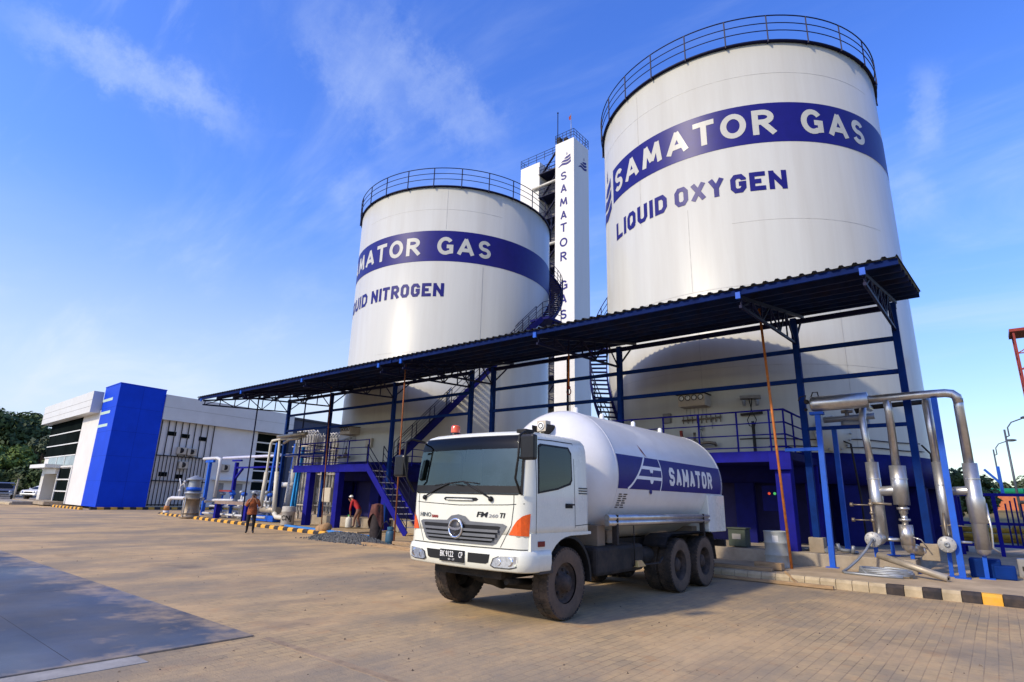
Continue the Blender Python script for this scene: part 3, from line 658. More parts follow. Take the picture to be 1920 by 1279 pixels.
tc1 = make_canopy(-16.84, -.82, (-16.3,-10.1,-4.05,-1.48), 'blue steel canopy with dark corrugated roof in front of the oxygen tank', False)
MB().box(-4.05,-1.48,YC-.04,YC+.04,3.86,3.96).build('low_rail', M_steelblue, tc1)
MB().bar((-12.4,YC,3.3),(-12.4,YC,7.15),.07).build('thin_post', M_rail, tc1)
tc2 = make_canopy(-33.5, -16.88, (-33.0,-28.5,-22.95,-17.6), 'blue steel canopy with dark corrugated roof in front of the nitrogen tank', True)
MB().box(-33,-28.5,YC-.04,YC+.04,3.86,3.96).build('low_rail', M_steelblue, tc2)
for x, z in ((-35.0,0),(-31.3,.1)): pass
MB().bar((-33.2,16.6,.1),(-33.2,16.6,7.25),.06).build('thin_post', M_rail, tc2)
MB().bar((-31.2,YC,.1),(-31.2,YC,7.2),.06).build('thin_post', M_rail, tc2)
for p, q, lab in [((-4.25,16.4,.2),(-4.45,16.4,7.2),'orange rusty prop pole under the right canopy behind the drum'), ((-17.0,14.2,0),(-17.1,14.2,6.72),'thin brown prop pole beside the truck cab'), ((-26.2,17.2,.0),(-26.7,17.2,7.3),'thin rusty prop pole in front of the nitrogen platform')]:
    tag(MB().cyl(p, q, .035 if p[0] > -5 else .028, 8).build('prop_pole', M_orangep if p[0] > -5 else M_rust), lab, 'pole')
t = thing('chain_hoist', 'orange rod with a hook and chain hanging from the canopy before the tower', 'hoist', (-11.75,17.6,7))
MB().cyl((-11.75,17.6,5.75),(-11.75,17.6,7.4),.035,8).build('rod', M_orangep, t)
MB().tube([(-11.75+.09*math.sin(rad(a)),17.6,5.62+.11*math.cos(rad(a))) for a in range(0,290,20)], .022, 6).sphere((-11.75,17.6,5.78),.07,8,6).build('hook', M_red, t)
MB().tube([(-11.78,17.6,5.5),(-11.78,17.6,4.1)], .022, 6).tube([(-11.70,17.6,5.5),(-11.70,17.6,4.1)], .018, 6).build('chain', M_chassis, t)
# ---------------------------------------------------------------- the tanker truck
XC, HW = -6.36, 1.22
TR = thing('tanker_truck', 'white six wheeled gas tanker truck parked in front of the canopies', 'truck', (XC, 10, 0))
INS = [(1.04,.0),(1.5,0),(1.78,0),(2.2,.015),(2.5,.03),(2.6,.05),(2.67,.10),(2.715,.2),(2.74,.45)]
def ins(z):
    for (a, i), (b, j) in zip(INS, INS[1:]):
        if z <= b: return i+(j-i)*max(0, (z-a))/(b-a)
    return INS[-1][1]
def yfront(dx, z):
    base = 6.66+(max(0, z-1.78)*.07 if z > 1.78 else 0)+ins(z)*.8
    y = base-.13*(1-dx*dx)
    a = abs(dx)
    if a > .88: y += .13*((a-.88)/.12)**2
    return y
def fpt(x, z, off=0):       # x relative to the truck centre
    w = HW-ins(z); dx = max(-1, min(1, x/w)); return (XC+x, yfront(dx, z)-off, z)
def spt(y, z, off=0, s=1): return (XC+s*(HW-ins(z)+off), y, z)
def fgrid(x0, x1, z0, z1, off, nx=16, nz=5):
    f0 = x0 if callable(x0) else (lambda z: x0); f1 = x1 if callable(x1) else (lambda z: x1); m = MB()
    us = [i/nx for i in range(nx+1)]; vs = [z0+(z1-z0)*i/nz for i in range(nz+1)]
    m.grid(lambda u, z: fpt(f0(z)+(f1(z)-f0(z))*u, z, off), us, vs); return m
def fpoly(poly, off, step=.06):
    """polygon in (x,z) laid on the cab front, cut in strips so that it follows the curve"""
    x0 = min(p[0] for p in poly); w = max(p[0] for p in poly)-x0; z0 = min(p[1] for p in poly); h = max(p[1] for p in poly)-z0
    vf = polys_vf([[((a-x0)/w, (b-z0)/h) for a, b in poly]]); vf = slice2d(vf, w, h, step)
    return MB().flat(vf, lambda u, v: fpt(x0+u, z0+v, off))
def fline(pts, wd, off):
    m = MB()
    for (a, b), (c, d) in zip(pts, pts[1:]):
        n = max(1, int(abs(c-a)/.1)); 
        for i in range(n):
            p = (a+(c-a)*i/n, b+(d-b)*i/n); q = (a+(c-a)*(i+1)/n, b+(d-b)*(i+1)/n)
            t = Vector((q[0]-p[0], q[1]-p[1])).normalized(); nn = Vector((-t.y, t.x))*wd/2
            m.add([fpt(p[0]+nn.x,p[1]+nn.y,off), fpt(q[0]+nn.x,q[1]+nn.y,off), fpt(q[0]-nn.x,q[1]-nn.y,off), fpt(p[0]-nn.x,p[1]-nn.y,off)], [(0,1,2,3)], True)
    return m
def outline(z):
    i = ins(z); w = HW-i; pts = []
    for k in range(29):
        dx = -1+2*k/28; dx = math.copysign(abs(dx)**.75, dx); pts.append((XC+dx*w, yfront(dx, z)))
    yr = 8.33-i*.5
    for y in (6.95,7.35,7.76,yr-.12): pts.append((XC+w, y))
    for a in (30,60,90): pts.append((XC+w-.12+.12*math.cos(rad(a)), yr-.12+.12*math.sin(rad(a))))
    for a in (90,120,150): pts.append((XC-w+.12+.12*math.cos(rad(a)), yr-.12+.12*math.sin(rad(a))))
    for y in (yr-.12,7.76,7.35,6.95): pts.append((XC-w, y))
    return pts
m = MB(); zs = [1.2,1.35,1.5,1.65,1.78,1.95,2.2,2.4,2.5,2.56,2.6,2.64,2.67,2.695,2.715,2.73,2.74]
ring = []; 
for z in zs: ring += [(a, b, z) for a, b in outline(z)]
n = len(outline(1.2)); fs = [(j*n+i, j*n+(i+1)%n, (j+1)*n+(i+1)%n, (j+1)*n+i) for j in range(len(zs)-1) for i in range(n)]
dxs = [math.copysign(abs(-1+2*k/28)**.75, -1+2*k/28) for k in range(29)]
def is_hole(f):
    j, i = divmod(f[0], n); i2 = (i+1) % n
    if i2 < 29 and i < 28 and abs(dxs[i]) < .93 and abs(dxs[i2]) < .93 and 1.77 < zs[j] < 2.59: return True
    return (i in (29,30) or i in (n-3,n-2)) and 1.94 < zs[j] < 2.45
fs = [f for f in fs if not is_hole(f)]
m.add(ring, fs, True); m.add(ring[-n:], [tuple(range(n))]); m.add(ring[:n], [tuple(range(n))[::-1]])
cab = m.build('cab_body', M_truck, TR)
fgrid(-1.215, 1.215, 1.04, 1.22, .001, 28, 2).build('lower_front_panel', M_truck, TR, fix=False)
arch = [(7.7-.62*math.cos(rad(a)), .55+.64*math.sin(rad(a))) for a in range(20,81,12)]
for s in (1, -1):
    poly = [(6.74,.80),(7.10,.80)]+arch+[(7.75,1.2),(8.33,1.21),(8.33,1.25),(6.74,1.25)]
    MB().prism(poly, lambda y, z, d: (XC+s*(HW+d), y, z), -.05, .002).build('side_skirt', M_truck, TR)
    m = MB(); xa, xb = XC+s*(HW-.46), XC+s*(HW-.03)
    for r in (.62,.645): m.grid(lambda a, x: (x, 7.72-r*math.cos(rad(a)), .55+r*math.sin(rad(a))), range(15,186,10), [xa, xb])
    m.grid(lambda a, r: (xb, 7.72-r*math.cos(rad(a)), .55+r*math.sin(rad(a))), range(15,186,10), [.615,.665]); m.build('wheel_arch', M_black, TR, fix=False)
# windscreen and side glass over a real cabin
def glass_mat(name, tint, refl, amt):
    m = bpy.data.materials.new(name); m.use_nodes = True; t = m.node_tree; t.nodes.clear(); l = t.links.new
    tr = t.nodes.new('ShaderNodeBsdfTransparent'); tr.inputs[0].default_value = (*tint, 1)
    gl = t.nodes.new('ShaderNodeBsdfGlossy'); gl.inputs['Roughness'].default_value = .03; gl.inputs[0].default_value = (*refl, 1)
    fr = t.nodes.new('ShaderNodeFresnel'); fr.inputs[0].default_value = 1.52
    ma = t.nodes.new('ShaderNodeMath'); ma.operation = 'MULTIPLY_ADD'; ma.inputs[1].default_value = 1.0; ma.inputs[2].default_value = amt; l(fr.outputs[0], ma.inputs[0])
    mx = t.nodes.new('ShaderNodeMixShader'); l(ma.outputs[0], mx.inputs[0]); l(tr.outputs[0], mx.inputs[1]); l(gl.outputs[0], mx.inputs[2])
    o = t.nodes.new('ShaderNodeOutputMaterial'); l(mx.outputs[0], o.inputs[0]); return m
G_wind = glass_mat('windscreen_glass', (.42,.50,.48), (.72,.90,.86), .075); G_side = glass_mat('tinted_side_glass', (.16,.17,.17), (.8,.85,.85), .0)
G_top = glass_mat('tinted_sunstrip', (.05,.05,.055), (.45,.45,.45), .0)
wl = lambda z: -1.13+(z-1.79)*.03; wr = lambda z: 1.13-(z-1.79)*.03; gl_ = lambda z: -1.10+(z-1.79)*.03; gr_ = lambda z: 1.10-(z-1.79)*.03
sm = fgrid(wl, wr, 1.772, 1.80, .006, 24, 1); 
for a_, b_, z0_, z1_ in ((wl, wr, 2.62, 2.648), (wl, lambda z: gl_(z)+.03, 1.80, 2.62), (lambda z: gr_(z)-.03, wr, 1.80, 2.62)): g_ = fgrid(a_, b_, z0_, z1_, .006, 24 if a_ is wl and b_ is wr else 2, 1 if z1_-z0_ < .1 else 8); sm.add(g_.v, g_.f, True)
sm.build('windscreen_seal', M_black, TR, fix=False)
ws = fgrid(gl_, gr_, 1.79, 2.44, .010, 24, 8).build('windscreen', G_wind, TR, fix=False)
fgrid(gl_, gr_, 2.44, 2.63, .010, 24, 3).build('tinted_top_band', G_top, ws, fix=False)
fgrid(gl_, gr_, 1.795, 1.90, .0125, 24, 2).build('black_lower_band', M_black, ws, fix=False)
M_cab = pm('cabin_grey', (.055,.058,.060), .8, var=.2); M_seat = pm('seat_cloth', (.035,.04,.05), .9, var=.3)
MB().add([(XC+x, y, z) for x, y, z in ((-1.12,8.24,1.22),(1.12,8.24,1.22),(1.12,8.24,2.62),(-1.12,8.24,2.62),(-1.12,6.85,2.64),(1.12,6.85,2.64),(-1.12,6.8,1.22),(1.12,6.8,1.22))], [(0,1,2,3),(3,2,5,4),(6,7,1,0)]).build('cabin_lining', M_cab, TR, fix=False)
for s in (1, -1): MB().box(XC+s*1.14-.02, XC+s*1.14+.02, 6.85, 8.25, 1.22, 1.86).build('door_lining', M_cab, TR)
MB().prism([(6.74,1.25),(7.22,1.25),(7.20,1.62),(7.05,1.80),(6.78,1.76)], lambda y, z, x: (XC+x, y, z), -1.1, 1.1).build('dashboard', pm('dash_black', (.022,.023,.025), .6, var=.2), TR, bevel=.03)
for x in (-.58,.58):
    sb = MB().box(XC+x-.25,XC+x+.25,7.45,7.95,1.35,1.55).build('seat', M_seat, TR, bevel=.05)
    MB().box(XC+x-.24,XC+x+.24,7.88,8.04,1.5,2.12).build('backrest', M_seat, sb, bevel=.05); MB().box(XC+x-.13,XC+x+.13,7.92,8.02,2.15,2.36).build('headrest', M_seat, sb, bevel=.04)
p_ = Vector((XC-.58, 7.28, 1.86)); MB().tube([p_+Vector((.21*math.cos(rad(a)), .21*math.sin(rad(a))*.75, .21*math.sin(rad(a))*.62)) for a in range(0,360,20)], .017, 8, True).cyl(p_, p_+Vector((0,-.12,-.25)), .04, 8).bar(p_-Vector((.2,0,0)), p_+Vector((.2,0,0)), .03).build('steering_wheel', M_black, TR)
MB().box(XC+.42,XC+.80,6.86,7.02,1.80,1.87).box(XC-.1,XC+.1,6.9,7.0,1.80,1.86).build('dash_papers', pm('paper_white', (.55,.55,.5), .7), TR)
MB().box(XC-.14,XC+.14,6.84,6.87,2.40,2.50).build('rear_view_mirror', M_black, TR, bevel=.01)
for s in (1, -1):
    f = lambda y, z, d, s=s: spt(y, z, d, s)
    outl = [(6.89,1.80),(7.40,1.87),(7.74,1.95),(7.80,2.02),(7.80,2.44),(7.72,2.53),(6.98,2.53),(6.91,2.50)]
    inl = [(a+(.03 if a < 7.3 else -.03 if a > 7.6 else 0), b+(.03 if b < 2.2 else -.03)) for a, b in outl]
    k_ = len(outl); MB().add([f(a, b, .006) for a, b in outl]+[f(a, b, .006) for a, b in inl]+[f(a, b, -.01) for a, b in outl], [(i, (i+1) % k_, k_+(i+1) % k_, k_+i) for i in range(k_)]+[(2*k_+i, 2*k_+(i+1) % k_, (i+1) % k_, i) for i in range(k_)]).build('window_seal', M_black, TR, fix=False)
    MB().prism([(6.90,1.81),(7.40,1.88),(7.76,1.955),(7.76,1.965),(6.90,1.965)], f, -.02, .004).build('window_sill_trim', M_black, TR)
    MB().prism([(6.90,2.48),(7.76,2.48),(7.72,2.52),(6.98,2.52)], f, -.02, .004).build('window_top_trim', M_black, TR)
    MB().prism([(6.90,1.95),(6.96,1.95),(6.96,2.49),(6.90,2.49)], f, -.02, .004).build('window_pillar_trim', M_black, TR)
    MB().prism([(7.75,1.95),(7.80,2.02),(7.80,2.44),(7.75,2.49)], f, -.02, .004).build('window_pillar_trim', M_black, TR)
    MB().add([f(a, b, .008) for a, b in inl], [tuple(range(k_))]).build('side_window', G_side, TR, fix=False)
    def sl(pts, name, mat=M_blackgloss, wd=.010, off=.003):
        m = MB()
        for (a, b), (c, d) in zip(pts, pts[1:]):
            t = Vector((c-a, d-b)).normalized(); nn = Vector((-t.y, t.x))*wd/2
            m.add([spt(a+nn.x,b+nn.y,off,s), spt(c+nn.x,d+nn.y,off,s), spt(c-nn.x,d-nn.y,off,s), spt(a-nn.x,b-nn.y,off,s)], [(0,1,2,3)])
        return m.build(name, mat, TR, fix=False)
    sl([(7.86,2.60),(7.86,2.3),(7.86,2.0),(7.86,1.75),(7.87,1.5),(7.87,1.31)], 'door_seam')
    sl([(6.84,2.55),(6.85,2.3),(6.86,2.0),(6.86,1.75),(6.86,1.24)], 'door_seam'); sl([(7.87,1.34),(8.32,1.36)], 'door_seam'); sl([(6.86,2.585),(7.3,2.60),(7.86,2.60)], 'door_seam', wd=.014)
    sl([(6.9,1.62),(7.3,1.66),(7.8,1.71)], 'door_crease', M_truck, .03, .002)
    MB().prism([(7.60,1.60),(7.80,1.60),(7.80,1.67),(7.60,1.67)], f, -.01, .004).build('handle_recess', M_black, TR)
    MB().tube([spt(7.60,1.64,.02,s), spt(7.65,1.655,.03,s), spt(7.80,1.655,.03,s)], .013, 6).build('door_handle', M_blackgloss, TR)
    MB().prism([(6.90,1.07),(7.06,1.07),(7.06,1.145),(6.90,1.145)], lambda y, z, d: (XC+s*(HW+d), y, z), 0, .018).build('side_marker', pm('marker_red', (.18,.02,.02), .25, var=.3), TR, bevel=.006)
    MB().box(XC+s*(HW-.04)-.05, XC+s*(HW-.04)+.05, 6.95, 7.28, .70, .79).build('step', M_grilled, TR, bevel=.008)
    for zz in (1.90,1.86,1.82): MB().box(XC+s*(HW+.002)-.006, XC+s*(HW+.002)+.006, 7.98, 8.22, zz, zz+.018).build('vent_louvre', M_grilled, TR)
    # corner indicator lamp
    fpoly([(s*a, b) for a, b in [(.94,1.225),(1.07,1.22),(1.195,1.215),(1.205,1.52),(1.14,1.49),(1.06,1.42),(1.0,1.34)]][::s], .012).build('indicator_lamp', M_orange, TR, fix=False)
    fline([(s*1.0,1.775),(s*1.0,1.62),(s*.97,1.36),(s*.80,1.05)], .010, .004).build('panel_seam', M_blackgloss, TR, fix=False)
fline([(-1.15,1.655),(-.9,1.635),(0,1.61),(.9,1.635),(1.15,1.655)], .010, .004).build('panel_seam', M_blackgloss, TR, fix=False)
# bumper
def bump_out(z, off):
    pts = []
    for y in (7.20,7.05,6.95): pts.append((XC-HW-off, y))
    for k in range(27):
        dx = -1+2*k/26; dx = math.copysign(abs(dx)**.8, dx); pts.append((XC+dx*(HW+off), yfront(dx, 1.2)-off))
    for y in (6.95,7.05,7.20): pts.append((XC+HW+off, y))
    return pts
m = MB(); lv = [(.73,-.12),(.73,.0),(.75,.02),(.85,.035),(.95,.035),(1.01,.02),(1.025,.0),(1.025,-.12)]
R_ = []
for z, o_ in lv: R_ += [(a, b, z) for a, b in bump_out(z, o_)]
n = len(bump_out(1, 0)); m.add(R_, [(j*n+i, j*n+i+1, (j+1)*n+i+1, (j+1)*n+i) for j in range(len(lv)-1) for i in range(n-1)], True)
bumper = m.build('bumper', M_truck, TR, fix=False)
m = MB(); n2 = len(bump_out(1, 0)); m.add([(a, b, z) for z in (1.02,1.065) for a, b in bump_out(1, -.012)], [(i, i+1, n2+i+1, n2+i) for i in range(n2-1)], True)
m.build('bumper_gap', M_black, TR, fix=False)
def bp(x, z, off): 
    p = fpt(x, 1.2, 0); return (p[0]*1, p[1]-.035-off, z)
def bpoly(poly, off, step=.06):
    x0 = min(p[0] for p in poly); w = max(p[0] for p in poly)-x0; z0 = min(p[1] for p in poly); h = max(p[1] for p in poly)-z0
    vf = slice2d(polys_vf([[((a-x0)/w, (b-z0)/h) for a, b in poly]]), w, h, step)
    return MB().flat(vf, lambda u, v: bp(x0+u, z0+v, off))
bpoly([(-.66,.95),(-.62,.84),(-.57,.82),(-.25,.82),(-.25,.95)], .004).build('air_intake', M_black, bumper, fix=False)
bpoly([(.25,.95),(.25,.82),(.58,.82),(.63,.84),(.65,.95)], .004).build('air_intake', M_black, bumper, fix=False)
for s in (1, -1):
    P0 = [(.66,.80),(.72,.775),(.98,.775),(1.09,.80),(1.13,.87),(1.13,.955),(1.08,.96),(.82,.945),(.70,.90)]
    bpoly([(s*a, b) for a, b in P0][::s], .003).build('headlamp_housing', M_grilled, bumper, fix=False)
    cx0, cz0 = .93, .867
    bpoly([(s*(cx0+(a-cx0)*.9), cz0+(b-cz0)*.86) for a, b in P0][::s], .010).build('headlamp', M_lens, bumper, fix=False)
    p = bp(s*.98, .87, -.004); MB().lathe([(.062,0),(.058,-.018),(.02,-.005),(0,-.004)], p, (0,1,0), 18).build('lamp_reflector', M_chrome, bumper)
    p = bp(s*.80, .855, -.004); MB().lathe([(.05,0),(.046,-.016),(.02,-.005),(0,-.004)], p, (0,1,0), 18).build('lamp_reflector', M_chrome, bumper)
# grille
fpoly([(-.90,1.345),(-.73,1.10),(-.66,1.07),(.66,1.07),(.73,1.10),(.90,1.345),(.84,1.37),(.24,1.385),(.15,1.45),(.0,1.475),(-.15,1.45),(-.24,1.385),(-.84,1.37)][::1], .012).build('grille', M_grille, TR, fix=False)
g = fpoly([(-.80,1.325),(-.68,1.13),(-.64,1.105),(.64,1.105),(.68,1.13),(.80,1.325),(.76,1.335),(-.76,1.335)], .017); g = g.build('grille_opening', M_black, TR, fix=False)
for zc, w_, hh in ((1.265,.78,.036),(1.20,.74,.04),(1.145,.69,.026)):
    m = MB(); 
    for k in range(20):
        a = -w_+2*w_*k/20; b = -w_+2*w_*(k+1)/20
        p, q = fpt(a, zc, .035), fpt(b, zc, .035); m.bar(p, q, .04, hh)
    m.build('grille_bar', M_grille, TR)
m = MB()
p = Vector(fpt(0,1.275,.06)); m.tube([p+Vector((.135*math.cos(rad(a)),0,.13*math.sin(rad(a)))) for a in range(0,360,12)], .018, 8, True)
m.build('emblem_ring', M_chrome, TR)
MB().lathe([(0,-.0),(.126,0),(.13,.05)], p, (0,1,0), 28).build('emblem_back', M_grilled, TR)
MB().add([(p.x+a, p.y-.012, p.z+b) for a, b in [(-.125,.035),(-.07,.012),(0,.006),(.07,.012),(.125,.035),(.125,.0),(.07,-.022),(0,-.03),(-.07,-.022),(-.125,.0)]], [tuple(range(10))]).build('emblem_bar', M_chrome, TR)
def ftext(s, x0, x1, z0, h, off, mat, name='lettering', bold=.03, slant=0, par=None, fn=None):
    vf = slice2d(text2d(s, bold), x1-x0, h, .1); fn = fn or fpt
    return MB().flat(vf, lambda u, v: fn(x0+u+slant*v, z0+v, off)).build(name, mat, par or TR, fix=False)
ftext('HINO', -.93, -.64, 1.415, .068, .008, pm('badge_outline', (.16,.17,.16), .3, .5), 'badge', .02)
ftext('500', -.62, -.46, 1.408, .042, .008, M_red, 'badge', .05)
ftext('FM', .36, .55, 1.45, .075, .008, M_blackgloss, 'badge', .03, .3)
ftext('260', .58, .74, 1.45, .048, .008, pm('badge_grey', (.3,.3,.29), .4), 'badge', .02, .3)
ftext('TI', .76, .85, 1.45, .070, .008, M_blackgloss, 'badge', .03, .3)
pl = MB(); 
for a in range(6): pass
pl.add([bp(x, z, .03) for x, z in ((-.31,.80),(.19,.80),(.19,.965),(-.31,.965))]+[bp(x, z, .0) for x, z in ((-.31,.80),(.19,.80),(.19,.965),(-.31,.965))], [(0,1,2,3),(7,6,5,4),(0,4,5,1),(1,5,6,2),(2,6,7,3),(3,7,4,0)])
pl = pl.build('licence_plate', pm('plate_black', (.012,.012,.013), .4, var=.1), TR)
Mpl = pm('plate_white', (.75,.75,.72), .5, var=.1)
def plt(x, z, off):
    a = Vector(bp(-.31, z, .03)); b = Vector(bp(.19, z, .03)); f = (x+.31)/.5; q = a+(b-a)*f; return (q.x, q.y-off, z)
for s_, a, b in (('BK',-.295,-.195),('9122',-.175,-.015),('CP',.095,.175)): ftext(s_, a, b, .865, .082, .004, Mpl, 'plate_number', .01, 0, pl, plt)
ftext('07 - 17', -.12, .01, .82, .026, .004, Mpl, 'plate_date', .01, 0, pl, plt)
# grab bar, wipers
fpoly([(-.35,1.70),(-.31,1.675),(.34,1.675),(.38,1.70),(.34,1.725),(-.31,1.725)], .006).build('bonnet_handle_recess', M_blackgloss, TR, fix=False)
MB().tube([fpt(x, 1.69, .02) for x in (-.26,0,.28)], .014, 6).build('bonnet_handle', M_truck, TR)
for px, qx, qz in ((-.82,-.25,1.93),(.62,.05,1.96)):
    m = MB().sphere(fpt(px,1.71,.02), .04, 10, 6).tube([fpt(px,1.72,.03), fpt((px+qx)/2,(1.74+qz)/2,.03), fpt(qx,qz,.022)], .012, 6)
    d = .34; m.tube([fpt(qx-d,qz-.03,.016), fpt(qx,qz,.018), fpt(qx+d,qz-.035,.016)], .009, 6); m.build('wiper', M_black, TR)
# roof beacon, mirrors
bc = MB().cyl((-6.99,7.0,2.70),(-6.99,7.0,2.78),.085,16).build('beacon', M_blackgloss, TR)
MB().lathe([(.08,2.78),(.078,2.88),(.06,2.905),(0,2.91)], (-6.99,7.0,0), n=16).build('beacon_lens', M_orange, bc)
for s in (1, -1):
    mx_ = XC+s*1.36; mz = 2.42 if s > 0 else 2.2
    mm = MB().box(mx_-.12,mx_+.12,6.42,6.54,mz-.17,mz+.19).build('mirror', M_blackgloss, TR, bevel=.035)
    MB().box(mx_-.10,mx_+.10,6.541,6.546,mz-.15,mz+.17).build('mirror_glass', M_chrome, mm)
    x1 = XC+s*1.15; xm = XC+s*1.22
    MB().tube([(x1,6.80,2.62),(xm,6.55,2.66),(xm,6.44,2.6),(xm-.0*s,6.42,2.3),(XC+s*1.15,6.45,2.0),(XC+s*1.13,6.6,1.79)], .017, 8).tube([(xm,6.45,2.5),(mx_,6.48,2.5)], .015, 6).tube([(xm,6.44,2.28),(mx_,6.48,2.28)], .015, 6).build('mirror_arm', M_black, TR)
MB().box(XC+.98,XC+1.16,6.66,6.86,2.665,2.72).build('roof_mirror_bracket', M_black, TR, bevel=.01)
# vessel
VR, VZ = 1.2, 2.2
prof = [(0,8.42)]+[(VR*math.sin(rad(a)), 9.28-.86*math.cos(rad(a))) for a in range(8,90,6)]+[(VR,9.28),(VR,14.4)]+[(VR*math.cos(rad(a)), 14.4+.62*math.sin(rad(a))) for a in range(8,91,8)]
ves = MB().lathe([(r, y) for r, y in prof], (XC,0,VZ), (0,1,0), 72).build('tank_vessel', M_vessel, TR)
for y in (9.28,14.38): MB().lathe([(VR-.02,y-.03),(VR+.006,y-.012),(VR+.006,y+.012),(VR-.02,y+.03)], (XC,0,VZ), (0,1,0), 72).build('weld_ring', M_vessel, ves)
def vpt(y, h, off, s=1): 
    R = VR+off; h = max(-R, min(R, h)); return (XC+s*math.sqrt(R*R-h*h), y, VZ+h)
for s in (1, -1):
    MB().grid(lambda y, h: vpt(y, h, .005, s), [9.32+5.1*i/10 for i in range(11)], [-.25+.61*i/8 for i in range(9)]).build('band', M_navy, ves, fix=False)
put_strokes(MB(), strokes2d('SAMATOR', .37, 2.35, .088, .22), lambda u, v, o: vpt(11.42+u, -.14+v, o), .010, .3, .0008, .06).build('lettering', pm('letter_white', (.74,.72,.68), .5, var=.1), ves, fix=False)
# sail emblem in white outline
m = MB(); cur = lambda f: 9.68+.72*f**.8       # left curved edge: f = height fraction
hb, ht = -.25, .36
def strip(pts, wd):
    vs, fs = ribbon2d(pts, wd); m.flat((vs, fs), lambda u, v: vpt(u, v, .009))
strip([(cur(i/10), hb+(ht-hb)*i/10) for i in range(11)], .045)
strip([(11.02+.05*math.sin(math.pi*i/10)*1.0, hb-.02+(ht-hb+.02)*i/10) for i in range(11)], .035)
for f, bumpx in ((.36,10.62),(.68,10.62)):
    z = hb+(ht-hb)*f; strip([(cur(f),z),(10.62,z),(11.05,z)], .062); m.flat(polys_vf([[(10.62+.075*math.cos(rad(a)), z-.02+.085*math.sin(rad(a))) for a in range(180,361,20)]]), lambda u, v: vpt(u, v, .0095))
m.build('emblem', pm('emblem_white', (.78,.78,.76), .5, var=.05), ves, fix=False)
m = MB()
for f in (.32,): m.sphere(vpt(10.62, hb+.29, .006), .045, 8, 6, (.1,1,1))
m.sphere(vpt(10.62, hb-.02, .006), .06, 8, 6, (.1,1,1)); m.build('emblem_dot', M_navy, ves)
MB().flat(polys_vf([[(10.50,.40),(10.56,.36),(10.44,.50),(10.34,.62),(10.40,.48)]]), lambda u, v: vpt(u, v, .008)).build('emblem_flame', M_red, ves, fix=False)
m = MB()
for i in range(7):
    for j in range(2):
        y = 9.40+j*.17; z = -.34-i*.038; m.flat(polys_vf([[(y,z),(y+.10+.04*((i*7+j)%2),z),(y+.10+.04*((i*7+j)%2),z-.02),(y,z-.02)]]), lambda u, v: vpt(u, v, .006))
m.build('data_lines', M_blackgloss, ves, fix=False)
# fittings on top of the vessel
for y in (9.6,10.6,12.0,13.4): MB().lathe([(.05,0),(.05,.09),(.03,.12),(0,.125)], (XC+.12,y,VZ+VR-.01), n=10).build('top_fitting', M_white, ves)
for y in (10.05,13.0): MB().lathe([(.005,VR-.0),(.02,VR+.012)], (XC,y,VZ), (0,1,0), 4) 
gx, gy, gz = XC+.10, 8.55, 3.02
gb = MB().box(gx-.1,gx+.1,gy-.08,gy+.08,gz-.1,gz+.1).cyl((gx,gy,gz-.35),(gx,gy,gz-.1),.025,8).build('gauge_box', M_beige, ves, bevel=.012)
MB().cyl((gx,gy-.082,gz),(gx,gy-.10,gz),.07,18).build('gauge_dial', M_white, gb)
MB().tube([(gx+.045*math.cos(rad(a)),gy-.102,gz+.045*math.sin(rad(a))) for a in range(0,360,30)], .008, 6, True).build('gauge_bezel', M_black, gb)
MB().lathe([(.17,-.14),(.17,.12)], (gx,gy,gz-.01), (0,1,0), 12, a0=-10, a1=190).build('gauge_hood', M_chassis, gb, fix=False)
# chassis
m = MB()
for s in (1, -1): m.box(XC+s*.42-.05,XC+s*.42+.05,6.8,14.5,.78,1.02)
for y in (7.0,8.5,9.6,10.6,12.4,14.3): m.box(XC-.42,XC+.42,y-.05,y+.05,.82,.98)
ch = m.build('chassis_frame', M_chassis, TR)
for x_, y0, y1, za, zb_ in ((.9,9.4,9.75,1.0,1.22),(.9,13.2,13.55,1.0,1.22),(1.0,8.9,9.15,.98,1.32)): MB().box(XC-x_,XC+x_,y0,y1,za,zb_).build('vessel_saddle', pm('saddle_primer', (.24,.18,.12), .8, var=.3, dirt=DUST, dirt_amt=.5), TR, bevel=.01)
MB().box(XC+.52,XC+1.12,8.65,10.35,.52,.98).build('fuel_tank', M_chassis, TR, bevel=.06)
MB().cyl((XC+.8,10.5,.72),(XC+.8,11.1,.72),.16,16).build('air_reservoir', M_chassis, TR)
MB().box(XC-1.12,XC-.55,8.7,9.8,.5,.98).build('battery_box', M_chassis, TR, bevel=.03)
MB().box(XC-.35,XC+.35,6.85,8.0,.6,.95).cyl((XC-.1,7.4,.62),(XC+.25,7.4,.55),.2,12).build('engine_sump', M_chassis, TR, bevel=.04)
MB().tube([(XC-.85,7.7,.5),(XC-.5,7.7,.42),(XC,7.7,.40),(XC+.5,7.7,.42),(XC+.85,7.7,.5)], .07, 8).box(XC-.6,XC-.45,7.1,8.4,.58,.66).box(XC+.45,XC+.6,7.1,8.4,.58,.66).cyl((XC+.62,6.95,.55),(XC+.62,7.6,.5),.05,8).box(XC-.8,XC+.6,6.86,6.95,.58,.70).build('front_axle', M_chassis, TR)
for y in (11.75,13.05):
    MB().cyl((XC-.9,y,.5),(XC+.9,y,.5),.09,10).sphere((XC,y,.5),.24,12,8).build('rear_axle', M_chassis, TR)
MB().box(XC-.55,XC-.45,11.3,13.5,.62,.74).box(XC+.45,XC+.55,11.3,13.5,.62,.74).build('leaf_springs', M_chassis, TR)
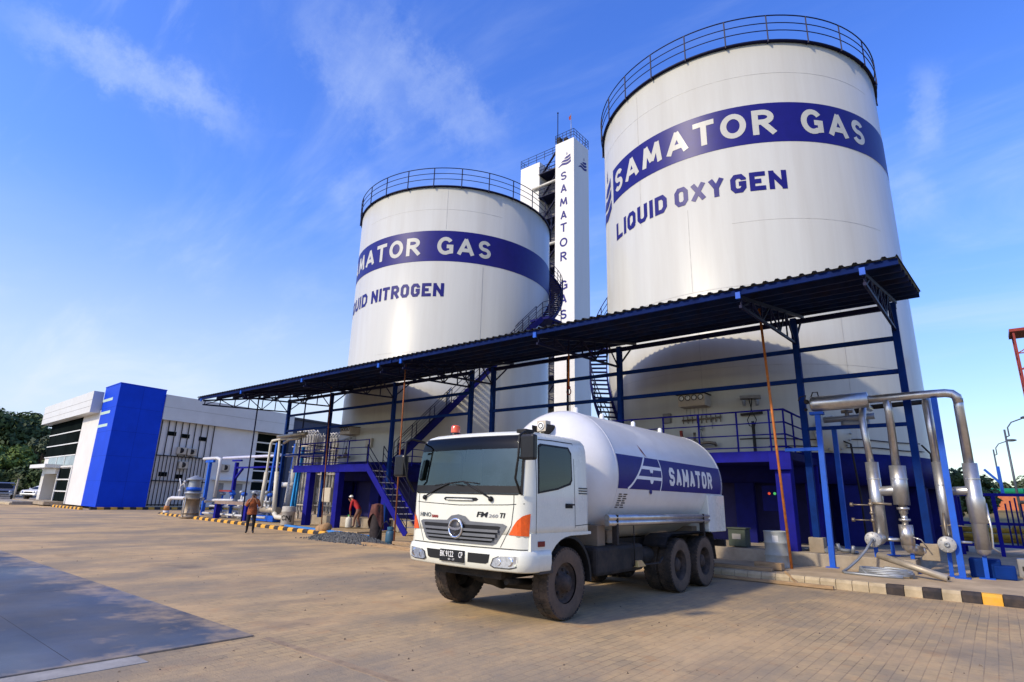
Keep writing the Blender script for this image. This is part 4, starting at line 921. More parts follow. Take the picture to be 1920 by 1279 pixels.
for s in (1, -1):
    x0, x1 = XC+s*.75, XC+s*1.22
    m = MB(); pr = [(11.05,.92),(11.2,1.07),(11.4,1.12),(13.45,1.12),(13.6,1.05),(13.72,.55)]
    m.grid(lambda i, k: (x0+(x1-x0)*k, pr[int(i)][0], pr[int(i)][1]), range(6), [0,1], False); m.grid(lambda i, k: (x0+(x1-x0)*k, pr[int(i)][0]*1, pr[int(i)][1]-.03), range(6), [0,1], False)
    m.build('mudguard', M_chassis, TR, fix=False)
    for z in (1.45,1.36):
        MB().cyl((XC+s*1.16,8.95,z),(XC+s*1.16,13.5,z),.052,12).build('hose_tube', M_stain, TR)
    for y in (9.2,13.1): MB().box(XC+s*1.16-.05,XC+s*1.16+.05,y,y+.06,1.0,1.5).build('tube_bracket', M_chassis, TR)
MB().tube([(XC+1.16,9.9,1.4),(XC+1.16,9.9,.62)], .012, 6).tube([(XC+1.12,9.9,.62),(XC+1.16,10.9,.60),(XC+1.16,11.05,.70)], .02, 6).build('side_guard', M_chassis, TR)
MB().add([(XC+1.02,9.92,.60),(XC+1.22,9.92,.60),(XC+1.22,10.22,.60),(XC+1.02,10.22,.60),(XC+1.07,9.98,.70),(XC+1.17,9.98,.70),(XC+1.17,10.16,.70),(XC+1.07,10.16,.70)], [(3,2,1,0),(4,5,6,7),(0,1,5,4),(1,2,6,5),(2,3,7,6),(3,0,4,7)]).build('wheel_chock', pm('chock_yellow', (.6,.4,.12), .6, dirt=(.4,.1,.1), dirt_amt=.6, dscale=6), TR)
MB().box(XC-1.18,XC+1.205,13.45,14.5,1.1,1.93).build('rear_cabinet', M_truck, TR, bevel=.02)
MB().box(XC-1.15,XC+1.15,14.5,14.6,.75,.9).build('rear_bumper', M_chassis, TR, bevel=.01)
def wheel(c, s, front):
    x, y, z = c; ax = (s, 0, 0); r = .52; w = .135
    rim = MB()
    if front: rim.lathe([(.30,.05),(.285,.10),(.26,.05),(.24,.03),(.16,.06),(.12,.10),(.11,.16),(0,.165)], c, ax, 28)
    else: rim.lathe([(.30,.11),(.285,.125),(.27,.02),(.25,-.06),(.15,-.07),(.13,.05),(.10,.08),(0,.085)], c, ax, 28)
    rim.lathe([(.28,-.12),(.29,.05)], c, ax, 24)
    rm = rim.build('wheel', M_rim, TR, fix=False)
    ty = MB().lathe([(.29,-w*.85),(.36,-w),(.46,-w),(.505,-w*.92),(r-.012,-w*.7),(r-.012,w*.7),(.505,w*.92)], c, ax, 48)
    cv = Vector(c); sx_ = Vector(ax)
    for k in range(44):
        t = 2*math.pi*(k)/44
        for q in (-1, 1):
            t2 = t+(math.pi/44 if q > 0 else 0); d = Vector((0, math.cos(t2), math.sin(t2))); tn = Vector((0, -math.sin(t2), math.cos(t2)))
            p0 = cv+d*(r-.022)+sx_*q*w*.10; p1 = cv+d*(r-.03)+sx_*q*w*1.01
            ty.bar(p0, p1, .047, .034, d)
    tyo = ty.build('tyre', M_tyre, rm, fix=False)
    MB().lathe([(.505,w*.93),(.46,w+.003),(.36,w+.003),(.29,w*.88)], c, ax, 48).build('tyre_sidewall', M_tyreside, rm, fix=False)
    nuts = MB()
    for k in range(8):
        t = 2*math.pi*k/8; p = cv+Vector((0, math.cos(t), math.sin(t)))*.185
        q = .05 if front else -.07; nuts.cyl(p+sx_*(q-.02), p+sx_*(q+.03), .02, 6)
    nuts.build('wheel_nuts', M_rim, rm)
for s in (1, -1):
    wheel((XC+s*1.03, 7.72, .52), s, True)
    for y in (11.75,13.05):
        wheel((XC+s*1.09, y, .52), s, False); wheel((XC+s*.78, y, .52), s, False)
# ---------------------------------------------------------------- steel transfer pipes on the right
def leg(t, p, q, w=.13, mat=M_brightblue, plate=True):
    MB().bar(p, q, w, w).build('support_leg', mat, t)
    if plate: MB().box(p[0]-.15,p[0]+.15,p[1]-.15,p[1]+.15,p[2]-.01,p[2]+.02).build('base_plate', mat, t)
def flange_pipe(t, x, y0, z, mat=M_clad, r=.15):
    """short stub towards the viewer ending in a white flange"""
    MB().cyl((x,y0+.5,z),(x,y0,z),r*.8,16).build('stub_pipe', mat, t)
    f = MB()
    for k in range(8): a = k*math.pi/4; f.cyl((x+.15*math.cos(a),y0-.07,z+.15*math.sin(a)),(x+.15*math.cos(a),y0+.05,z+.15*math.sin(a)),.016,6)
    f = f.lathe([(.03,-.05),(.175,-.05),(.185,-.03),(.185,.03),(.1,.03)], (x,y0,z), (0,1,0), 24).lathe([(0,-.045),(.03,-.045)], (x,y0,z), (0,1,0), 12).build('flange', pm('flange_grey_white', (.42,.42,.41), .45, .2, var=.2, dirt=(.3,.24,.17), dirt_amt=.3, dscale=6), t)
    MB().lathe([(.06,-.052),(.055,-.09),(.025,-.09),(.025,-.06),(0,-.06)], (x,y0,z), (0,1,0), 16).build('coupling', M_galv, f)
YP = 18.1
tA = thing('transfer_pipe', 'left pair of insulated steel pipes with a thin lagged riser bent back at its top', 'pipework', (-2.4,YP,.2))
MB().tube([(-2.50,19.7,4.55),(-2.50,YP+.35,4.5),(-2.52,YP+.02,4.05),(-2.50,YP,3.6),(-2.45,YP,2.8)], .085, 12).build('riser', M_stain, tA)
MB().cyl((-2.44,YP,.95),(-2.44,YP,2.9),.155,24).lathe([(.162,2.45),(.162,2.48)], (-2.44,YP,0), n=24).build('lagged_pipe', M_clad, tA)
MB().tube([(-2.44,YP,2.15),(-2.0,YP,2.18),(-1.88,YP,2.18)], .12, 16).build('cross_pipe', M_clad, tA)
flange_pipe(tA, -2.57, 17.62, .96)
MB().tube([(-2.44,YP,1.05),(-2.50,YP-.1,.97),(-2.57,YP-.3,.96)], .15, 16).cyl((-2.5,YP,.95),(-2.05,YP,.97),.045,10).build('bottom_elbow', M_clad, tA)
mt = MB()
for zz in (1.80,1.42):
    mt.tube([(-2.62,YP-.25,zz),(-2.95,YP-.3,zz)], .018, 6).cyl((-2.95,YP-.3,zz-.0),(-3.02,YP-.3,zz),.05,8)
mt.tube([(-2.56,YP-.2,1.85),(-2.1,YP-.2,1.83)], .03, 8).tube([(-2.55,YP-.2,1.0),(-2.56,YP-.22,1.95)], .028, 8).sphere((-2.56,YP-.22,1.6),.05,8,6).sphere((-2.56,YP-.22,1.82),.06,8,6).sphere((-2.56,YP-.22,1.42),.055,8,6)
mt.build('valve_train', M_brass, tA)
leg(tA, (-2.6,YP-.05,.2), (-2.6,YP-.05,.85), .085); leg(tA, (-2.35,YP+.9,.52), (-2.35,YP+.9,1.0), .085)
# second vessel of the pair
MB().tube([(-1.88,17.92,4.50),(-1.87,18.0,4.2),(-1.90,YP,2.75)], .095, 14).build('riser', M_stain, tA)
MB().cyl((-1.90,YP,1.82),(-1.88,YP,2.80),.185,24).lathe([(.192,2.45),(.192,2.48)], (-1.88,YP,0), n=24).build('lagged_pipe', M_clad, tA)
MB().lathe([(.07,1.30),(.07,1.42),(.13,1.43),(.13,1.48),(.07,1.49),(.075,1.60),(.10,1.62),(.10,1.70),(.14,1.71),(.14,1.76),(.09,1.77),(.09,1.84)], (-1.89,YP,0), n=18).build('valve_neck', M_stain, tA)
MB().cyl((-1.89,YP,.85),(-1.89,YP,1.34),.155,24).lathe([(.155,0),(.14,-.08),(.09,-.14),(0,-.17)], (-1.89,YP,.86), n=24).tube([(-1.89,YP,.85),(-1.85,YP+.05,.78),(-1.7,YP+.25,.72)], .13, 14).build('pump_pot', M_stain, tA)
MB().sphere((-1.62,YP+.3,.72),.12,12,8).tube([(-1.75,YP-.1,1.05),(-1.6,YP-.1,1.0),(-1.5,YP,.8)], .015, 6).build('pump', M_stain, tA)
leg(tA, (-1.86,YP+.1,.2), (-1.84,YP+.1,.75), .085)
tB = thing('transfer_pipe', 'right pair of insulated steel pipes under the tall square bend', 'pipework', (-.7,YP,.2))
MB().tube([(-1.05,19.7,4.62),(-1.05,18.6,4.6),(-1.04,YP,4.4),(-1.03,YP,2.8)], .085, 12).build('riser', M_stain, tB)
MB().cyl((-1.02,YP,1.0),(-1.01,YP,2.88),.135,24).lathe([(.142,2.3),(.142,2.33)], (-1.01,YP,0), n=24).build('lagged_pipe', M_clad, tB)
MB().tube([(-1.01,YP,2.17),(-.5,YP,2.19),(-.4,YP,2.2)], .10, 16).build('cross_pipe', M_clad, tB)
flange_pipe(tB, -1.07, 17.62, .94)
MB().tube([(-1.02,YP,1.1),(-1.05,YP-.1,.98),(-1.07,YP-.3,.94)], .13, 16).tube([(-.98,YP-.2,1.0),(-.6,YP-.2,1.0)], .03, 8).build('bottom_elbow', M_clad, tB)
MB().tube([(-1.05,YP-.3,1.65),(-1.06,YP-.35,1.3),(-1.05,YP-.35,1.05)], .03, 6).tube([(-1.15,YP-.3,1.35),(-.95,YP-.35,1.38),(-.6,YP-.3,1.36)], .014, 6).build('valve_train', M_brass, tB)
MB().tube([(-.38,17.95,4.42),(-.39,17.98,4.2),(-.40,YP,2.75)], .105, 14).build('riser', M_stain, tB)
MB().cyl((-.42,YP,.85),(-.39,YP,2.84),.155,24).lathe([(.175,2.05),(.185,2.0),(.185,1.45),(.16,1.44)], (-.40,YP,0), n=24).lathe([(.163,2.45),(.163,2.48)], (-.395,YP,0), n=24).lathe([(.155,0),(.13,-.10),(.07,-.16),(0,-.18)], (-.42,YP,.87), n=20).build('lagged_pipe', M_clad, tB)
MB().tube([(-.22,YP,1.9),(-.2,YP-.05,1.3),(-.24,YP-.05,.9),(-.12,YP,.8)], .022, 6).build('drain_line', M_stain, tB)
leg(tB, (-1.1,YP-.05,.2), (-1.08,YP-.05,.85), .085); leg(tB, (-.44,YP+.05,.2), (-.43,YP+.05,.7), .085)
MB().box(-.75,-.15,18.3,18.9,.2,.62).box(-.3,.1,18.2,18.7,.2,.5).build('pump_skid', M_steelblue, tB, bevel=.03)
tH = thing('header_pipe', 'fat polished header pipe on bright blue legs running to a square bend', 'pipework', (-2.2,17.95,.2))
MB().lathe([(0,0),(.12,0),(.2,.03),(.21,.1),(.21,1.42),(.10,1.44)], (-3.72,17.92,4.53), (1,.0,.01), 28).build('header_drum', M_stain, tH)
MB().tube([(-2.35,17.92,4.55),(-1.2,17.93,4.57),(-.62,17.94,4.57),(-.48,17.95,4.54),(-.40,17.95,4.46),(-.38,17.95,4.30)], .105, 16).build('header_pipe', M_stain, tH)
MB().tube([(-3.72,17.9,4.55),(-3.85,17.85,4.62),(-3.8,17.85,4.78),(-3.95,17.85,4.75),(-4.02,17.9,4.66)], .018, 6).tube([(-3.70,17.9,4.68),(-3.62,17.88,4.86),(-3.50,17.88,4.86),(-3.48,17.9,4.70)], .015, 6).sphere((-3.80,17.87,4.60),.07,8,6).sphere((-3.84,17.87,4.38),.05,8,6).build('drain_valves', M_chassis, tH)
leg(tH, (-3.58,17.75,.2), (-3.56,17.9,4.25)); leg(tH, (-.88,17.75,.2), (-.86,17.9,4.46))
MB().box(-3.75,-3.4,17.8,18.0,4.22,4.3).build('saddle', M_brightblue, tH)
MB().bar((-4.5,17.9,3.27),(-3.6,17.85,3.27),.09).build('tie_beam', M_brightblue, tH)
tG = thing('header_pipe', 'smaller rear header pipe on a blue leg behind the polished header', 'pipework', (-2.2,19.8,.5))
MB().lathe([(0,0),(.1,.02),(.15,.1),(.15,.7),(.1,.75),(0,.76)], (-3.3,19.6,4.15), (.9,.25,-.02), 20).cyl((-3.75,19.6,4.28),(-2.4,19.6,4.32),.09,12).build('header_drum', M_galv, tG)
MB().tube([(-2.6,19.75,4.6),(-1.05,19.75,4.66)], .07, 12).cyl((-2.9,19.7,4.5),(-2.6,19.75,4.6),.08,10).build('header_pipe', M_chassis, tG)
MB().cyl((-3.1,19.6,4.2),(-3.1,19.6,4.55),.06,10).tube([(-3.25,19.6,4.5),(-2.95,19.6,4.5)], .05, 8).build('valves', M_brass, tG)
leg(tG, (-3.62,20.2,.52), (-3.55,19.9,4.1))
t = thing('hose', 'grey braided hose looping from the white flange to a coil on the apron', 'hose', (-3,17,.2))
MB().tube([(-2.57,17.52,.96),(-2.62,17.4,.88),(-2.70,17.25,.72),(-2.86,17.0,.5),(-3.05,16.7,.30),(-3.12,16.5,.235),(-3.05,16.35,.23),(-2.8,16.3,.23),(-2.3,16.25,.23),(-1.9,16.3,.23)], .032, 8).build('hose', M_galv, t)
m = MB(); pts = []
for i in range(70):
    a = i*.36; r = 1+.04*math.sin(i*1.7); pts.append((-2.25+.52*r*math.cos(a), 16.6+.34*r*math.sin(a), .235+.006*(i % 23)))
m.tube(pts, .03, 7); m.build('coil', M_galv, t)
tag(MB().cyl((-2.45,17.2,.62),(-1.08,16.55,.27),.075,14).lathe([(.0,0),(.06,.001)], (-1.08,16.55,.27), (1.37,-.65,-.35), 12).build('loose_pipe', pm('dull_pipe', (.42,.36,.27), .5, .4, var=.3)), 'loose dusty pipe lying slanted on the apron before the steel legs', 'pipe')
t = thing('oil_drum', 'pale grey green steel drum beside the indigo pillar', 'drum', (-4.62,16.6,.2))
MB().lathe([(0,.0),(.29,0),(.30,.02),(.29,.03),(.29,.27),(.305,.29),(.305,.31),(.29,.33),(.29,.57),(.305,.59),(.305,.61),(.29,.63),(.29,.84),(.30,.86),(.30,.885),(.28,.885),(.28,.865),(0,.865)], (-4.62,16.6,.2), n=32).build('drum_shell', M_drum, t)
MB().grid(lambda a, z: (-4.62+.293*math.sin(a), 16.6-.293*math.cos(a), z), [-.05+.5*i/4 for i in range(5)], [.82,.98], False).build('paper_label', pm('label_paper', (.6,.6,.57), .6, var=.1), t, fix=False)
t = thing('transformer_box', 'squat dull green box on the plinth behind the truck', 'cabinet', (-6.0,18.1,.5))
MB().box(-6.32,-5.82,17.9,18.35,.55,1.03).build('case', pm('olive_box', (.055,.07,.05), .6, var=.3), t, bevel=.02)
MB().box(-6.35,-5.79,17.87,18.38,1.03,1.07).build('lid', pm('olive_box', (.055,.07,.05)), t, bevel=.01)
MB().box(-6.2,-5.95,17.885,17.9,.75,.9).build('plate', M_grey, t)
t = thing('control_panel', 'small panel with two lit lamps in the shade under the platform', 'panel', (-5.6,20.3,1.9))
MB().box(-5.95,-5.25,20.3,20.4,1.55,2.35).build('board', M_indigoD, t)
def emit(name, c, s):
    m = bpy.data.materials.new(name); m.use_nodes = True; b = m.node_tree.nodes['Principled BSDF']; b.inputs['Base Color'].default_value = (*c, 1); b.inputs['Emission Color'].default_value = (*c, 1); b.inputs['Emission Strength'].default_value = s; return m
for x, c, nm in ((-5.72,(.8,.08,.03),'lamp_red'),(-5.55,(.1,.6,.15),'lamp_green')):
    MB().sphere((x,20.27,2.1),.045,10,6).build('pilot_lamp', emit(nm, c, .6), t)
def plank(p, q, w, h, label, rz=0):
    tag(MB().bar(p, q, w, h).build('timber_plank', M_wood, bevel=.008), label, 'plank')
plank((-7.3,14.80,.04),(-3.0,14.70,.05),.10,.07,'long thin weathered plank lying along the bare kerb')
plank((-7.2,15.35,.25),(-4.4,15.3,.24),.16,.08,'thick weathered plank on the apron edge below the drum')
plank((-4.9,15.7,.30),(-4.25,15.65,.30),.22,.16,'short stacked timber offcut beside the drum')
plank((-4.05,15.05,.26),(-3.75,14.9,.02),.06,.05,'broken stick leaning over the bare kerb')
plank((-17.9,13.55,.04),(-14.2,13.35,.05),.22,.10,'long pale plank on the dirt beside the truck nose')
plank((-16.4,13.7,.16),(-13.9,14.0,.16),.2,.1,'brown plank on the heap by the truck nose')
# ---------------------------------------------------------------- instruments on the tanks
def face(c, R, a):     # point on the tank shell at angle a, and its outward normal
    r = rad(a); n = Vector((math.sin(r), -math.cos(r), 0)); return Vector((c[0], c[1], 0))+n*R, n, Vector((math.cos(r), math.sin(r), 0))
def gauge_panel(c, R, a, z, w, h, d, label, nd=4):
    P, n, u = face(c, R, a); t = thing('gauge_cabinet', label, 'gauge cabinet', tuple(P+Vector((0,0,z))))
    def q(x, dd, zz): return P+u*x+n*dd+Vector((0,0,zz))
    vs = [q(x, dd, zz) for dd in (-.05, d) for x, zz in ((-w/2,z),(w/2,z),(w/2,z+h),(-w/2,z+h))]
    MB().add(vs, [(0,1,2,3),(7,6,5,4),(0,4,5,1),(1,5,6,2),(2,6,7,3),(3,7,4,0)]).build('case', M_beige, t, bevel=.012)
    vs = [q(x, dd, zz) for dd in (-.05, d+.1) for x, zz in ((-w/2-.05,z+h+.002),(w/2+.05,z+h+.002),(w/2+.05,z+h+.03),(-w/2-.05,z+h+.03))]
    MB().add(vs, [(0,1,2,3),(7,6,5,4),(0,4,5,1),(1,5,6,2),(2,6,7,3),(3,7,4,0)]).build('rain_hood', M_chassis, t)
    for k in range(nd):
        x = -w/2+w*(k+.6)/(nd+.2); o = q(x, d+.002, z+h*.72)
        g = MB().lathe([(0,.012),(.085,.012),(.085,0)], o, n, 20).build('gauge', M_white, t)
        MB().tube([o+n*.016+u*.092*math.cos(rad(b))+Vector((0,0,.092*math.sin(rad(b)))) for b in range(0,360,24)], .014, 6, True).build('gauge_ring', M_black, g)
        b = rad(40+60*k); MB().bar(o+n*.018, o+n*.018+u*.06*math.cos(b)+Vector((0,0,.06*math.sin(b))), .012, .006).build('needle', M_black, g)
    m = MB()
    for k in range(6):
        x = -w/2+.08+k*.15; m.tube([q(x,.03,z), q(x,.03,z-.35-.05*(k % 2))], .008, 5)
    m.build('capillaries', M_galv, t)
gauge_panel(C1, R1, -.5, 5.1, 1.0, .42, .55, 'beige cabinet with four round gauges on the oxygen tank')
gauge_panel(C2, R2, -6.5, 5.0, 1.15, .40, .6, 'beige cabinet with four round gauges on the nitrogen tank')
def on_tank(c, R, a, z):
    P, n, u = face(c, R, a); return lambda x, d, zz: P+u*x+n*d+Vector((0,0,z+zz))
t = thing('valve_manifold', 'row of brass instrument valves on the oxygen tank below its gauges', 'manifold', (-7.9,20.3,4.6))
q = on_tank(C1, R1, 1, 4.66); m = MB().tube([q(-.75,.08,0), q(.7,.08,.05)], .03, 8)
for k in range(9): x = -.7+k*.17; m.tube([q(x,.06,-.12), q(x,.08,.0), q(x,.06,.14)], .02, 6).sphere(q(x,.12,.01), .035, 8, 5)
m.build('manifold_bar', M_brass, t)
m = MB().tube([q(-.1,.08,.0), q(-.08,.1,-.3), q(-.02,.1,-.75)], .016, 6).tube([q(.35,.08,.0), q(.36,.1,-.35)], .014, 6).sphere(q(-.05,.12,-.32), .07, 8, 6); m.build('sample_lines', M_galv, t)
t = thing('lamp_bracket', 'grey bracket with two flood lamps and hanging cables on the oxygen tank', 'lamp bracket', (-6.2,20.6,5.3))
q = on_tank(C1, R1, 16, 5.35)
MB().bar(q(-.34,.15,0), q(.34,.15,.0), .25, .10).build('bracket', M_grey, t, bevel=.01)
for x in (-.22,.2): MB().sphere(q(x,.2,-.14), .07, 10, 8).cyl(q(x,.2,-.14), q(x,.2,-.30), .05, 10).build('flood_lamp', M_galv, t)
m = MB().tube([q(-.05,.18,-.05), q(.02,.2,-.5), q(.14,.25,-.8), q(.05,.25,-1.05), q(-.1,.25,-1.0), q(-.15,.25,-.8), q(-.02,.22,-.55), q(.05,.18,-.05)], .016, 6); m.build('cables', M_black, t)
MB().bar(q(.02,.25,-.85), q(.02,.25,-1.9), .09, .06).build('cable_duct', M_black, t)
MB().bar(q(-.36,.15,-.60), q(.36,.15,-.55), .16, .07).build('lower_bracket', M_chassis, t)
t = thing('pump_valve', 'brass valve assembly with a red lever on the oxygen platform', 'valve', (-7.6,19.6,3.6))
q = on_tank(C1, R1, -2, 3.75)
MB().tube([q(-.35,.3,0), q(.1,.35,.02), q(.65,.35,.05), q(.85,.3,.02), q(.85,.2,-.06)], .05, 8).sphere(q(-.3,.3,.03),.14,10,8).sphere(q(.15,.35,.08),.11,10,8).cyl(q(.15,.35,.1), q(.15,.35,.42), .05, 8).build('valve_body', M_brass, t)
MB().bar(q(-.35,.3,.05), q(-.38,.3,.52), .09, .09).build('lever', M_red, t)
tag(MB().add([on_tank(C1, R1, -11.5, 4.63)(x, d, z) for d in (-.03,.12) for x, z in ((-.16,0),(.16,0),(.16,.36),(-.16,.36))], [(0,1,2,3),(7,6,5,4),(0,4,5,1),(1,5,6,2),(2,6,7,3),(3,7,4,0)]).build('junction_box', M_grey, bevel=.01), 'small grey junction box on the oxygen tank left of the gauges', 'junction box')
tag(MB().add([on_tank(C2, R2, 7, 4.25)(x, d, z) for d in (-.03,.15) for x, z in ((-.22,0),(.22,0),(.22,.5),(-.22,.5))], [(0,1,2,3),(7,6,5,4),(0,4,5,1),(1,5,6,2),(2,6,7,3),(3,7,4,0)]).build('junction_box', M_beige, bevel=.01), 'small beige junction box on the nitrogen tank right of the gauges', 'junction box')
t = thing('pump_valve', 'brown valve assembly with pipes on the nitrogen platform', 'valve', (-28.6,19.5,3.5)); q = on_tank(C2, R2, -9, 3.75)
MB().tube([q(-.7,.4,0), q(0,.4,0), q(.7,.35,.0)], .06, 8).sphere(q(.3,.4,.1),.15,10,8).cyl(q(.3,.4,.1), q(.3,.4,.6), .04, 8).sphere(q(-.4,.4,.05),.12,10,8).build('valve_body', M_brass, t)
MB().tube([q(-.9,.3,1.0), q(.6,.3,1.05)], .05, 8).tube([q(-.2,.3,1.0), q(-.2,.35,.1)], .02, 6).tube([q(.2,.3,1.0), q(.2,.35,.1)], .02, 6).build('pipes', M_galv, t)
t = thing('tank_manway', 'round bolted cover low on the oxygen tank behind the steel header', 'hatch', (-3.6,21.9,3.8)); P, n, u = face(C1, R1, 38)
MB().lathe([(.52,0),(.52,.12),(.6,.12),(.6,.17),(0,.2)], P+Vector((0,0,4.1)), n, 32).build('cover', M_tank, t)
m = MB()
for k in range(16): a = k*math.pi/8; o_ = P+Vector((0,0,4.1))+n*.16+u*.56*math.cos(a)+Vector((0,0,.56*math.sin(a))); m.cyl(o_, o_+n*.06, .03, 6)
m.build('bolts', M_galv, t)
m = MB()
for a0, a1, z in ((12,72,3.92),(20,74,3.66)):
    m.tube([face(C1, R1+.06, a0+(a1-a0)*i/14)[0]+Vector((0,0,z+.02*math.sin(i))) for i in range(15)], .018, 6)
m.tube([face(C1,R1+.1,40)[0]+Vector((0,0,3.9)), face(C1,R1+.3,42)[0]+Vector((0,0,3.75)), face(C1,R1+.3,43)[0]+Vector((0,0,2.0)), face(C1,R1+.3,43)[0]+Vector((0,0,.6))], .03, 6)
m.tube([face(C1,R1+.1,72)[0]+Vector((0,0,3.9)), face(C1,R1+.25,74)[0]+Vector((0,0,3.6)), face(C1,R1+.25,74)[0]+Vector((0,0,2.0))], .03, 6)
tag(m.build('conduit', M_chassis), 'thin dark conduit running round the oxygen tank above its blue slab', 'conduit')
# ---------------------------------------------------------------- cold box tower
D_ = 55.0; ta = rad(-33.13); TX, TY = D_*math.sin(ta), D_*math.cos(ta); HT = 40.2
M_tow = pm('tower_cladding', (.72,.71,.66), .5, var=.06, scale=.3, stretch=(1,1,.2), dirt=(.5,.46,.38), dirt_amt=.25, dscale=.25)
tw = thing('cold_box_tower', 'tall slim white square tower with vertical blue lettering between the two tanks', 'tower', (TX-1.2, TY+1.5, 0))
WF, WS = 2.45, 3.0
MB().box(TX-WF, TX, TY, TY+WS, 0, HT).build('main_box', M_tow, tw, bevel=.03)
vx0 = -35.6
MB().box(vx0-2.8, vx0, TY+1.2, TY+4.2, 0, HT-.35).build('second_box', M_tow, tw, bevel=.03)
MB().box(vx0, TX-WF, TY+2.9, TY+4.2, 0, HT-.6).build('shaft_back_wall', pm('shaft_grey', (.16,.16,.17), .7, var=.2), tw)
for z in range(8, 39, 3):
    MB().box(vx0, TX-WF, TY+1.0, TY+2.9, z, z+.08).build('stair_platform', M_rail, tw)
    m = MB()
    for h in (1.0,.55): m.tube([(vx0,TY+1.05,z+h),(TX-WF,TY+1.05,z+h)], .03, 5)
    for k in range(5): x = vx0+.1+(TX-WF-vx0-.2)*k/4; m.bar((x,TY+1.05,z),(x,TY+1.05,z+1.0),.04)
    m.build('platform_rail', M_rail, tw)
    MB().bar((vx0+.2,TY+1.3,z),(TX-WF-.2,TY+1.3,z+3),.25,.08).bar((vx0+.1,TY+2.4,z+1.5),(TX-WF-.1,TY+2.4,z+.2),.1).build('stair_flight', M_rail, tw)
for z in (36.4,28.8): MB().cyl((vx0-.8,TY+1.0,z),(TX-WF,TY+.9,z),.16,10).build('crossover_pipe', M_cream, tw)
def rail_rect(x0, x1, y0, y1, z, name='top_railing'):
    m = MB()
    for h in (1.1,.75,.4): m.tube([(x0,y0,z+h),(x1,y0,z+h),(x1,y1,z+h),(x0,y1,z+h),(x0,y0,z+h)], .025, 5)
    for k in range(6):
        x = x0+(x1-x0)*k/5
        for y in (y0, y1): m.bar((x,y,z),(x,y,z+1.1),.04)
    for k in range(6):
        y = y0+(y1-y0)*k/5
        for x in (x0, x1): m.bar((x,y,z),(x,y,z+1.1),.04)
    m.build(name, M_rail, tw)
rail_rect(TX-WF, TX, TY, TY+WS, HT); rail_rect(vx0-2.8, TX-WF-.05, TY+1.2, TY+4.2, HT-.35)
MB().cyl((TX-WF+.1,TY+.3,HT),(TX-WF+.1,TY+.3,HT+4.3),.05,6).sphere((TX-WF+.1,TY+.3,HT+4.3),.1,8,6).build('lightning_rod', M_rail, tw)
MB().cyl((TX-.55,TY+.3,HT),(TX-.55,TY+.3,HT+3.4),.035,6).build('flag_pole', M_galv, tw)
MB().add([(TX-.57,TY+.3,HT+3.3),(TX-.9,TY+.35,HT+3.1),(TX-.85,TY+.4,HT+2.75),(TX-.57,TY+.3,HT+2.65)], [(0,1,2,3)]).build('flag', M_red, tw)
m = MB().sphere((TX-1.5,TY+.7,HT+.7),.35,10,6,(1,.6,.6)).box(TX-WF+.0,TX-WF+.5,TY+.2,TY+.7,HT,HT+.9); m.build('roof_gear', M_chassis, tw)
for ch, zb in zip('SAMATORGAS', (35.36,33.84,32.22,30.66,29.17,27.46,25.87,22.63,21.14,19.45)):
    w_ = .98 if ch in 'MOG' else .80
    put_strokes(MB(), strokes2d(ch, 1.02, w_, .19, 0, GR), lambda u, v, o: (TX-1.33-w_/2+u, TY-.02-o, zb+v), .0, 9).build('lettering', M_navy, tw, fix=False)
vf = polys_vf(wave_logo(1.7, 1.9)); MB().flat(vf, lambda u, v: (TX-2.08+u, TY-.02, HT-3.1+v*.75)).build('emblem', M_navy, tw, fix=False)
vf = polys_vf(wave_logo(1.6, 1.9)); MB().flat(vf, lambda u, v: (TX+.02, TY+.86+u*1.05, HT-3.2+v*.75)).build('emblem', M_navy, tw, fix=False)

t = thing('pipe_fittings', 'loose grey pipe fittings lying on the plinth between the blue legs', 'pipe fittings', (-3.9,18.6,.52))
for k, (x, y, r) in enumerate(((-4.3,18.7,.05),(-3.85,18.5,.06),(-3.5,18.9,.05),(-3.2,18.4,.04))):
    a = .5+k*1.3; MB().tube([(x-.25*math.cos(a),y-.25*math.sin(a),.52+r),(x,y,.52+r),(x+.12*math.cos(a+.6),y+.12*math.sin(a+.6),.56+r),(x+.15*math.cos(a+.7),y+.15*math.sin(a+.7),.70+r)], r, 8).build('fitting', M_galv, t)
# ---------------------------------------------------------------- office building
BC = Vector((-57.7, 16.4, 0)); E1 = Vector((math.sin(rad(-88.3)), math.cos(rad(-88.3)), 0)); E2 = Vector((math.sin(rad(-8.5)), math.cos(rad(-8.5)), 0))
def bb(m, a0, a1, b0, b1, z0, z1):
    P = lambda a, b, z: BC+E1*a+E2*b+Vector((0,0,z))
    return m.add([P(a0,b0,z0),P(a1,b0,z0),P(a1,b1,z0),P(a0,b1,z0),P(a0,b0,z1),P(a1,b0,z1),P(a1,b1,z1),P(a0,b1,z1)], [(3,2,1,0),(4,5,6,7),(0,1,5,4),(1,2,6,5),(2,3,7,6),(3,0,4,7)])
M_darkrefl = pm('dark_reflection_glass', (.008,.012,.012), .5, var=.5, scale=.5, spec=0.0)  # near-black without gloss; dark tree reflections are put into the colour
OB = thing('office_building', 'white two storey office with a bright blue corner panel and dark window bands', 'building', tuple(BC))
bb(MB(), 0, 4.3, 0, 3.97, .2, 10.6).build('blue_corner', M_bblue, OB)
for z in (2.3,4.4,6.5,8.6): bb(MB(), -.006, 4.3, -.006, 3.976, z, z+.014).build('panel_joint', pm('joint_blue', (.002,.02,.25), .6, spec=.1), OB)
bb(MB(), -.006, 0, 1.98, 1.992, .2, 10.6).build('panel_joint', pm('joint_blue', (.002,.02,.25)), OB)
bb(MB(), -.03, 4.34, -.03, 4.0, 10.6, 10.68).build('coping', M_bblue, OB)
